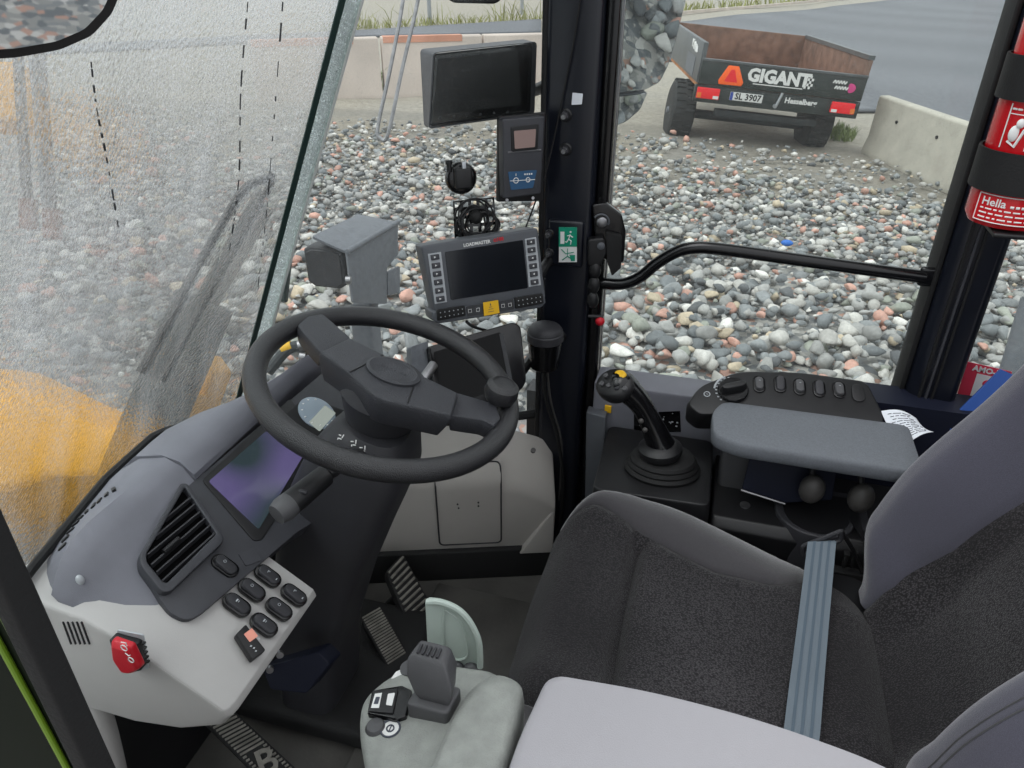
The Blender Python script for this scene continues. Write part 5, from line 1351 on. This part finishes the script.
q = KP.at(707, 394, .0005); m.tube([q+KP.r*.006*math.cos(a)+KP.v*.006*math.sin(a) for a in (2*math.pi*k/10 for k in range(10))], .001, 5, True); m.box(q, (.005, .001, .0008))
m.build('dial_marks', 'keyplate', t)
for k, (x, y) in enumerate([(759, 384.5), (780, 384.5), (799.5, 387), (819, 389), (839, 390), (858, 393.5)]):
    c = KP.at(x, y, 0); m = M(); an = .10
    m.prism(stad(KP, c, .042, .024, .003, an), -KP.n*.006); b_ = m.build('rocker_switch' if k < 5 else 'blank_cover', 'gloss' if k < 5 else 'black', t, bevel=.0012)
    if k < 5:
        up_ = k in (0, 2, 4)
        m = M(); m.loft([stad(KP, c, .035, .018, .003, an), [q+KP.n*(.003+.004*max(0, (-1 if up_ else 1)*(q-c).dot(KP.v)/.015)) for q in stad(KP, c, .031, .0145, .003, an)]]); m.build('rocker', 'podlever' if up_ else 'column', b_, bevel=.001)  # alternate rockers use a lighter grey: highlight put into the colour
        m = M(); m.box(c+KP.n*.0072+KP.v*.006, (.0035, .0012, .0006)); m.build('symbol', 'keyplate', b_)

# joystick
jb = U(662, 468, z=.468)
t = thing('joystick', 'black multi-button joystick on a ribbed rubber boot', 'joystick', jb)
m = M(); jx = V((1, .12, 0)).normalized()
m.lathe(jb, Z, [(.062, -.003), (.064, .004), (.060, .009), (.0575, .010), (.0595, .014), (.056, .020), (.053, .021), (.055, .025), (.051, .031), (.044, .034), (.038, .036), (.001, .037)], 40, 1.22, jx); m.build('boot', 'rubber', t, ang=25)
jc = U(660, 450, y=jb.y-.005)
ax_ = V((-.10, .0, 1)).normalized()
m = M(); m.lathe(jc-ax_*.014, ax_, [(.026, -.012), (.030, -.002), (.041, .004), (.045, .012), (.044, .022), (.036, .030), (.026, .034)], 32); m.build('collar', 'black', t)
jh = U(616, 386, y=jb.y-.005)
st_ = smooth([jc+Z*.012, U(652, 425, y=jb.y-.004), U(640, 403, y=jb.y-.004), jh+V((.016, 0, .000)), jh+V((.004, 0, .0))], 6)
m = M(); m.tube(st_, [.030-.008*math.sin(math.pi*min(1, i/(len(st_)*.75))) for i in range(len(st_))], 18); m.build('grip', 'gloss', t, ang=60)
hn = V((-.42, -.42, .80)).normalized(); HP = PL(jh, hn); e_ = (HP.at(640, 392)-HP.at(596, 378)).normalized()
m = M(); m.lathe(jh-hn*.004, hn, [(.020, -.020), (.033, -.008), (.036, .004), (.035, .014), (.029, .020), (.001, .021)], 32, 1.18, e_); hd = m.build('head', 'black', t, ang=45)
hq_ = lambda x, y, o=.0165: HP.at(x, y, o)
m = M(); m.lathe(hq_(621, 376), hn, [(.010, -.004), (.010, .006), (.007, .009), (.001, .009)], 16, 1.4, e_); m.build('yellow_button', 'yellow', hd)
for k, (x, y) in enumerate(((606, 376), (609, 386), (617, 388), (625, 389), (602, 384))):
    m = M(); m.lathe(hq_(x, y), hn, [(.0055, -.002), (.0055, .003), (.004, .0045), (.001, .0045)], 14); m.build('button', 'podlever' if k != 2 else 'column', hd)
for (x, y) in ((641, 421), (645, 430)):
    q = U(x, y, y=jb.y-.03); m = M(); m.ell(q, (.0055, .0045, .0055)); m.build('side_button', 'knob', t)

# emergency hammer and yellow tab on the ledge
t = thing('emergency_hammer', 'red emergency hammer lying on the window ledge behind the joystick', 'hammer', U(660, 396, y=1.44))
m = M(); c = U(660, 395, y=1.44); m.prism(rp([c+V((-.022, 0, -.006)), c+V((.022, 0, -.012)), c+V((.024, 0, -.003)), c+V((.008, 0, .008)), c+V((-.020, 0, .010))], .003), V((0, .022, 0))); m.build('head', 'red', t, bevel=.002)
m = M(); m.box(c+V((-.0, .011, -.016)), (.05, .03, .010)); m.build('holder', 'pad', t, bevel=.001)
m = M(); m.box(U(608, 409, y=1.41), (.015, .006, .018)); tag(m.build('yellow_label', 'yellow', bevel=.001), 'small yellow label below the joystick head', 'label')

# papers, card and folder
t = thing('paper_sheet', 'curled white printed sheet lying between the armrest and the wide pillar', 'paper', U(905, 432, z=.63))
pa = [U(881, 411, y=1.36), U(916, 418, y=1.36), U(934, 432, y=1.30), U(903, 448, y=1.27)]
def psf(u, v):
    p = (pa[0]*(1-u)+pa[1]*u)*(1-v)+(pa[3]*(1-u)+pa[2]*u)*v; return p+Z*.010*math.sin(math.pi*u)+V((0, 0, -.006*math.sin(math.pi*v)))
m = M(); m.shell(psf, 12, 12, V((0, .0006, -.0006))); ps_ = m.build('sheet', 'paper', t, ang=60)
m = M()
for k in range(11):
    v0 = .1+.075*k; a = .12+.03*(k % 3); b = a+.1
    while b < .92:
        m.tube([psf(a, v0)+V((0, -.0008, .0009)), psf(min(.92, b), v0)+V((0, -.0008, .0009))], .0006, 4); a = b+.04; b = a+random.uniform(.06, .3)
m.build('print_lines', 'ink', ps_)
t = thing('warning_card', 'red and white printed card on the rear side window', 'card', U(985, 380, y=1.505))
KC = PL((.62, 1.5105, .6), (0, -1, 0)); cq = KC.pts([(968, 362), (1012, 372), (1000, 412), (954, 404)], 0)
m = M(); m.prism(cq, V((0, .002, 0))); m.build('card', 'redcard', t)
def kq(u, v): return (cq[0]*(1-u)+cq[1]*u)*(1-v)+(cq[3]*(1-u)+cq[2]*u)*v-V((0, .0005, 0))
m = M(); m.prism([kq(.27, .2), kq(.95, .2), kq(.95, .86), kq(.27, .86)], V((0, -.0006, 0))); m.build('white_field', 'white', t)
cr, cv = (cq[1]-cq[0]).normalized(), (cq[0]-cq[3]).normalized(); text('AMO-L', kq(.45, .1)-V((0, .001, 0)), cr, cv, .012, 'white', t, bold=.0006)
m = M(); m.ell(kq(.55, .38)-V((0, .001, 0)), (.009, .0008, .008)); m.ell(kq(.55, .68)-V((0, .001, 0)), (.011, .0008, .013)); m.build('figure_mark', 'redcard', t)
FO = PL((.62, 1.42, .62), (.1, -1, .35))
m = M(); m.prism(rp(FO.pts([(950, 420), (1001, 369), (1024, 380), (1060, 402), (1010, 470), (950, 440)], 0), .003), -FO.n*.006); tag(m.build('blue_folder', 'bluefold', bevel=.001), 'blue folder tucked behind the seat backrest', 'folder')
m = M(); m.cyl(U(1034, 300, d=2.2), U(1004, 400, d=2.2), .035); tag(m.build('outside_rail', 'lamp'), 'grey metal rail outside, behind the blue folder', 'rail')

# ================================================================ MONITORS ON THE PILLAR
def monitor_plane(px, py, d, nz=.18): return PL(U(px, py, d=d), (.64, -.77, nz))
# weighing display
DM = monitor_plane(484, 276, 1.42, .22)
t = thing('weighing_display', 'grey weighing display with key columns and a yellow sticker', 'display', DM.at(484, 320, -.02))
m = M(); ob_ = rp(DM.pts([(421, 246), (538, 228), (546, 298), (436, 316)], 0), .006); m.loft([[p-DM.n*.045 for p in ob_], ob_]); m.build('case', 'disp', t, bevel=.005)
m = M(); lo2 = rp(DM.pts([(432, 312), (545, 295), (546, 303), (541, 308), (438, 324), (433, 320)], .008), .004); m.loft([[p-DM.n*.05 for p in lo2], lo2]); kb = m.build('key_bar', 'disp', t, bevel=.003)
m = M(); m.prism(rp(DM.pts([(445, 252), (523, 240), (528, 288), (451, 300)], .0015), .003), -DM.n*.002); m.build('screen', 'screen', t)
for (l, r0) in ((((428, 254), (441, 252), (447, 302), (435, 304)), 0), (((525, 239), (536, 237), (541, 285), (529, 287)), 1)):
    m = M(); m.prism(DM.pts(l, .0015), -DM.n*.001); kpn = m.build('key_plate', 'keyplate', t)
    for k in range(6):
        f = (k+.5)/6; c = DM.at((l[0][0]+l[1][0])/2*(1-f)+(l[2][0]+l[3][0])/2*f, (l[0][1]+l[1][1])/2*(1-f)+(l[2][1]+l[3][1])/2*f, .0035)
        m = M(); m.box(c, (.016, .010, .005), rot(DM)); kk_ = m.build('key', 'panel', kpn, bevel=.001)
    m = M()
    for k in range(6):
        f = (k+.5)/6; c = DM.at((l[0][0]+l[1][0])/2*(1-f)+(l[2][0]+l[3][0])/2*f, (l[0][1]+l[1][1])/2*(1-f)+(l[2][1]+l[3][1])/2*f, .0062)
        sg = 1 if r0 == 0 else -1; m.prism([c-DM.r*.002*sg+DM.v*.002, c-DM.r*.002*sg-DM.v*.002, c+DM.r*.002*sg], DM.n*.0004)
    m.build('arrow_marks', 'white', kpn)
hr = (DM.at(538, 228)-DM.at(421, 246)).normalized(); hv = DM.n.cross(hr)
text('LOADMASTER', DM.at(477, 243.5, .0008), hr, hv, .0062, 'white', t, bold=.0002)
text('\u03b1100', DM.at(498.5, 239.5, .0008), hr, hv, .007, 'red', t, bold=.0003)
m = M(); m.prism(DM.pts([(466, 306.5), (513, 299), (514, 309), (467.5, 316.5)], .0095), DM.n*.0006); m.build('icon_strip', 'lampb', kb)
for a, b in ((437, 465), (515, 543)):
    m = M(); bq = DM.pts([(a, 320-(a-437)*.155-10), (b, 320-(b-437)*.155-10), (b+1, 320-(b-437)*.155), (a+1, 320-(a-437)*.155+1)], .0125); m.prism(rp(bq, .003), -DM.n*.006); kp_ = m.build('grip_pad', 'rubber', kb, bevel=.001)
    m = M()
    for i in range(6):
        for j in range(2):
            u, v = (i+.7)/6.4, (j+.7)/2.4; q = (bq[0]*(1-u)+bq[1]*u)*(1-v)+(bq[3]*(1-u)+bq[2]*u)*v; m.ell(q+DM.n*.0004, (.0012, .0012, .0012), n=6, m=4)
    m.build('grip_dots', 'keyplate', kp_)
m = M(); m.prism(DM.pts([(483, 302.5), (498, 300), (499.5, 313), (484, 316)], .0128), DM.n*.0006); ys1 = m.build('yellow_sticker', 'yellow', t)
m = M()
for a, b, w, h in ((490.5, 304.5, .002, .004), (491, 309, .010, .0008), (491, 311.5, .012, .0008), (490.5, 307, .006, .001)): m.box(DM.at(a, b, .0136), (w, h, .0004), rot(DM))
m.build('sticker_print', 'ink', ys1)
m = M()
for a in (470, 478, 503, 510):
    c = DM.at(a, 311-(a-470)*.155, .0103); s_ = .0032; m.tube([c+hr*x*s_+hv*y*s_ for x, y in ((-1, -1), (1, -1), (1, 1), (-1, 1))], .0005, 4, True)
m.build('icon_marks', 'white', kb)
m = M(); m.tube([DM.at(520, 270, -.045), DM.at(540, 275, -.07), V((-.33, 1.47, DM.at(540, 275).z))], .011); m.build('mount_arm', 'black', t)
m = M(); m.tube(smooth([DM.at(466, 321, .0), DM.at(472, 326, .0), DM.at(484, 330, -.01), DM.at(500, 333, -.02)], 5), .003, 6); m.build('cable', 'rubber', t)

# hooded camera monitor
CM = monitor_plane(482, 85, 1.40, .10)
t = thing('camera_monitor', 'black camera monitor with a deep grey sun hood, topmost of the screens', 'monitor', CM.at(482, 125, -.03))
bq_ = rp(CM.pts([(434, 54), (535, 43), (532, 113), (430, 126)], -.012), .006)
m = M(); m.loft([[p-CM.n*.04 for p in bq_], bq_]); m.build('case', 'gloss', t, bevel=.003)
m = M(); m.prism(rp(CM.pts([(438, 59), (530, 49), (528, 104), (434, 115)], -.0108), .003), -CM.n*.0015); m.build('screen', 'bscreen', t)
bk = rp(CM.pts([(420, 49), (526, 39), (524, 112), (424, 127)], -.055), .008); fr_ = rp(CM.pts([(433, 52.5), (537, 41.5), (534.5, 114), (428.5, 129)], .006), .008); n_ = len(bk)
hood = M(); cb, cf = sum(bk, V())/n_, sum(fr_, V())/n_
ib, if_ = [cb+(p-cb)*.965 for p in bk], [cf+(p-cf)*.978 for p in fr_]
hood.add(bk+fr_+if_+ib, [(i, (i+1) % n_, n_+(i+1) % n_, n_+i) for i in range(n_)]+[(n_+i, n_+(i+1) % n_, 2*n_+(i+1) % n_, 2*n_+i) for i in range(n_)]+[(2*n_+i, 2*n_+(i+1) % n_, 3*n_+(i+1) % n_, 3*n_+i) for i in range(n_)]+[(3*n_+i, 3*n_+(i+1) % n_, (i+1) % n_, i) for i in range(n_)])
hood.build('sun_hood', 'panel', t, ang=50)
m = M()
for k in range(6): m.box(CM.at(440+13.5*k, 121.0-1.25*k-3, -.0105), (.004, .004, .001), rot(CM))
m.build('touch_keys', 'lampb', t)
m = M()
for k in range(9): m.box(CM.at(452+3.6*k, 56.5-.32*k, -.0105), (.003 if k > 5 else .0045, .002, .0006), rot(CM))
m.build('maker_print', 'lampb', t)
m = M(); m.tube([CM.at(500, 90, -.058), CM.at(530, 92, -.09), V((-.34, 1.47, CM.at(530, 92).z+.02))], .012); m.build('mount_arm', 'black', t)

# printer
QM = monitor_plane(523, 158, 1.40, .08)
t = thing('ticket_printer', 'black ticket printer with a paper window and blue label', 'printer', QM.at(520, 200, -.02))
m = M(); m.prism(rp(QM.pts([(499, 117), (546, 112), (543, 201), (498, 202)], -.012), .003), -QM.n*.012); m.build('back_plate', 'black', t, bevel=.002)
q_ = rp(QM.pts([(503, 119), (545, 116), (541, 194), (504, 199)], .012), .005); m = M(); m.loft([[p-QM.n*.024 for p in q_], q_]); bd2 = m.build('body', 'panel', t, bevel=.003)
m = M(); m.prism(rp(QM.pts([(511, 127), (539, 124), (538, 149), (512, 152)], .014), .003), -QM.n*.004); m.build('paper_door', 'black', t, bevel=.001)
m = M(); m.prism(rp(QM.pts([(514, 131), (536, 129), (535, 147), (515, 149)], .0145), .002), -QM.n*.002); m.build('paper_window', 'receipt', t)
m = M(); m.tube(QM.pts([(508, 152.5), (541, 150)], .0125), .0014, 6); m.build('tear_edge', 'steel', t)
m = M(); lbq = QM.pts([(508, 172), (537, 170), (533, 188), (511, 190)], .0135); m.prism(rp(lbq, .002), -QM.n*.002); bl_ = m.build('blue_label', 'blue', t)
m = M(); m.tube(QM.pts([(510, 181), (535, 179.5)], .014), .0007, 5)
for c, r in (((516, 180.5), .005), ((528, 179.8), .0042)):
    q = QM.at(*c, .0142); m.tube([q+QM.r*r*math.cos(a)+QM.v*r*math.sin(a) for a in (2*math.pi*k/12 for k in range(12))], .0008, 5, True)
m.tube(QM.pts([(516, 176), (516, 173.5)], .0142), .0007, 5)
for k in range(4): m.box(QM.at(525+2.2*k, 174.3-.15*k, .0138), (.0026, .003, .0005), rot(QM))
m.build('label_marks', 'white', bl_)
m = M()
for c in ((507, 200), (533, 198)): m.cyl(QM.at(*c, -.003), QM.at(*c, .004), .003)
m.build('screws', 'steel', t)

# suction mount on the glass
p = CG(461, 178, .0); vn = (-ray(461, 178)).normalized(); SP = PL(p, (vn+V((.3, -.1, -.1))).normalized())
t = thing('suction_mount', 'round black suction mount stuck on the corner glass', 'mount', p)
m = M(); m.lathe(SP.p0-SP.n*.004, SP.n, [(.031, 0), (.031, .006), (.028, .012), (.024, .014), (.001, .015)], 32); m.build('suction_cup', 'gloss', t)
m = M(); m.box(SP.loc(0, .002, .018), (.034, .040, .020), rot(SP)); bxm = m.build('body', 'black', t, bevel=.004)
m = M(); m.box(SP.loc(.002, .022, .024), (.008, .022, .006), rot(SP)); m.build('release_tab', 'silver', t, bevel=.001)
m = M(); m.cyl(SP.loc(-.024, .014, .01), SP.loc(-.024, .034, .01), .005); m.cyl(SP.loc(-.024, .036, .01), SP.loc(-.024, .028, .01), .007); m.build('peg', 'black', t)

# coiled cable on a perforated plate
p = CG(477, 218, .03); KPn = PL(p, (vn+V((.25, -.1, .1))).normalized())
t = thing('perforated_plate', 'black perforated mounting plate above the weighing display', 'plate', KPn.at(477, 238))
m = M(); c8 = KPn.pts([(453, 201), (494, 197), (498, 240), (455, 244)], -.006)
nx, ny = 5, 5
def cell(u, v): return (c8[0]*(1-u)+c8[1]*u)*(1-v)+(c8[3]*(1-u)+c8[2]*u)*v
for i in range(nx):
    for j in range(ny):
        u0, u1, v0, v1 = i/nx, (i+1)/nx, j/ny, (j+1)/ny; o4 = [cell(u0, v0), cell(u1, v0), cell(u1, v1), cell(u0, v1)]
        cxx = sum(o4, V())/4; sq = []
        for k in range(8):
            a = R(45*k+22.5+180); 
        i4 = [cxx+(q-cxx)*.62 for q in o4]; nb = [q-KPn.n*.002 for q in o4+i4]
        m.add(o4+i4+nb, [(k, (k+1) % 4, 4+(k+1) % 4, 4+k) for k in range(4)]+[(8+k, 12+k, 12+(k+1) % 4, 8+(k+1) % 4) for k in range(4)]+[(4+k, 4+(k+1) % 4, 12+(k+1) % 4, 12+k) for k in range(4)])
m.build('plate', 'gloss', t)
t = thing('coiled_cable', 'bundle of coiled thin black cable hanging on the perforated plate', 'cable', KPn.at(477, 235))
m = M()
for k in range(9):
    c = KPn.at(477+random.uniform(-7, 7), 222+random.uniform(-6, 6), .004+.003*k); rx, rz = .032+random.uniform(-.014, .014), .034+random.uniform(-.014, .012)
    m.tube([c+KPn.r*rx*math.cos(a)+KPn.v*rz*math.sin(a)+KPn.n*.004*math.sin(2*a+k) for a in (2*math.pi*i/32 for i in range(32))], .0019, 7, True)
m.build('coil', 'black', t)
m = M(); m.tube(smooth([KPn.at(470, 208, .012), KPn.at(462, 215, .02), KPn.at(460, 232, .014), KPn.at(462, 246, .01)], 5), .0026, 7); m.build('loose_end', 'black', t)
m = M(); m.ell(KPn.at(476, 217, .026), (.0135, .0135, .0135)); tag(m.build('mount_ball', 'rubber'), 'black ball joint in the middle of the coiled cable', 'ball mount')

# tilted dark tablet beside the wheel
TP = PL(U(478, 365, d=1.42), (.62, -.62, .48))
t = thing('dash_tablet', 'dark tablet screen tilted behind the steering wheel rim', 'tablet', TP.at(478, 420, -.02))
tq = rp(TP.pts([(428, 347), (514, 322), (521, 326), (527, 382), (520, 392), (438, 424)], 0), [.006, .012, .012, .012, .012, .006])
m = M(); m.loft([[p-TP.n*.03 for p in tq], tq]); m.build('case', 'gloss', t, bevel=.004)
m = M(); m.prism(rp(TP.pts([(434, 352), (500, 332), (510, 384), (442, 410)], .001), .003), -TP.n*.0016); m.build('screen', 'bscreen', t)
m = M(); m.prism(TP.pts([(499, 334), (503, 333), (513, 383), (509, 385)], .0012), TP.n*.0006); m.build('edge_bar', 'lampb', t)
m = M(); m.prism(rp(TP.pts([(411, 347), (428, 341), (430, 392), (413, 396)], -.012), .004), -TP.n*.03); m.build('side_bracket', 'lamp', t, bevel=.003)
m = M(); m.tube([TP.at(490, 380, -.03), TP.at(500, 400, -.06), V((-.36, 1.46, .60))], .012); m.build('mount_arm', 'black', t)

# round holder on the pillar with cables
hc_ = U(545, 345, y=1.385)
t = thing('pillar_speaker', 'black round canister with domed cap on the dark pillar', 'canister', hc_-Z*.055)
m = M(); m.lathe(hc_-Z*.055, Z, [(.026, 0), (.032, .005), (.0365, .05), (.0375, .066)], 32); m.build('body', 'gloss', t)
m = M(); m.lathe(hc_+Z*.012, Z, [(.038, 0), (.0395, .002), (.0395, .018), (.0375, .0205), (.0375, .024), (.032, .032), (.022, .037), (.001, .039)], 32); m.build('domed_cap', 'column', t)
m = M(); m.cyl(hc_+V((0, .02, -.01)), V((hc_.x+.02, 1.46, hc_.z-.01)), .014); m.build('mount', 'black', t)
t = thing('pillar_cable', 'pair of black and grey cables running down from the canister', 'cable', (-.3, 1.42, .05))
m = M(); m.tube(smooth([hc_-Z*.055, U(546, 400, y=1.40), U(558, 440, y=1.42), U(563, 490, y=1.43), V((-.29, 1.44, .06))], 6), .0042, 8); m.build('black_cable', 'rubber', t)
m = M(); m.tube(smooth([hc_-Z*.055+V((.006, 0, 0)), U(551, 402, y=1.405), U(561, 440, y=1.425), U(561, 470, y=1.435), U(559, 500, y=1.44)], 6), .0026, 8); m.build('grey_cable', 'knob', t)
t = thing('thin_cable', 'thin black cable sagging from the pillar top to the display', 'cable', U(540, 200, y=1.43))
m = M(); m.tube(smooth([U(583, -20, y=1.448), U(574, 40, y=1.448), U(562, 100, y=1.448), U(549, 160, y=1.43), U(536, 200, y=1.41), U(524, 232, y=1.38)], 6), .0018, 6); m.build('cable', 'rubber', t)

# ================================================================ LIGHT
w = bpy.data.worlds.new('world'); SC.world = w; w.use_nodes = True; nt = w.node_tree; bg = nt.nodes['Background']
tc = nt.nodes.new('ShaderNodeTexCoord'); sx_ = nt.nodes.new('ShaderNodeSeparateXYZ'); nt.links.new(tc.outputs['Generated'], sx_.inputs[0])
mr = nt.nodes.new('ShaderNodeMapRange'); mr.inputs['From Min'].default_value = -.1; mr.inputs['From Max'].default_value = 1; nt.links.new(sx_.outputs['Z'], mr.inputs['Value'])
cr_ = nt.nodes.new('ShaderNodeValToRGB'); cr_.color_ramp.elements[0].color = (.66, .70, .74, 1); cr_.color_ramp.elements[1].color = (1.15, 1.17, 1.21, 1)
nt.links.new(mr.outputs[0], cr_.inputs['Fac']); nt.links.new(cr_.outputs['Color'], bg.inputs['Color']); bg.inputs['Strength'].default_value = 1.0
sl = bpy.data.lights.new('sun', 'SUN'); sl.energy = 1.1; sl.angle = R(45); so = bpy.data.objects.new('sun', sl); COL.objects.link(so); so.rotation_euler = (R(30), 0, R(-50))
vs_ = SC.view_settings; vs_.view_transform = 'Standard'; vs_.look = 'None'; vs_.exposure = .25; vs_.gamma = 1; vs_.use_curve_mapping = False
SC.cycles.max_bounces = 8; SC.cycles.transparent_max_bounces = 16; SC.cycles.use_denoising = True
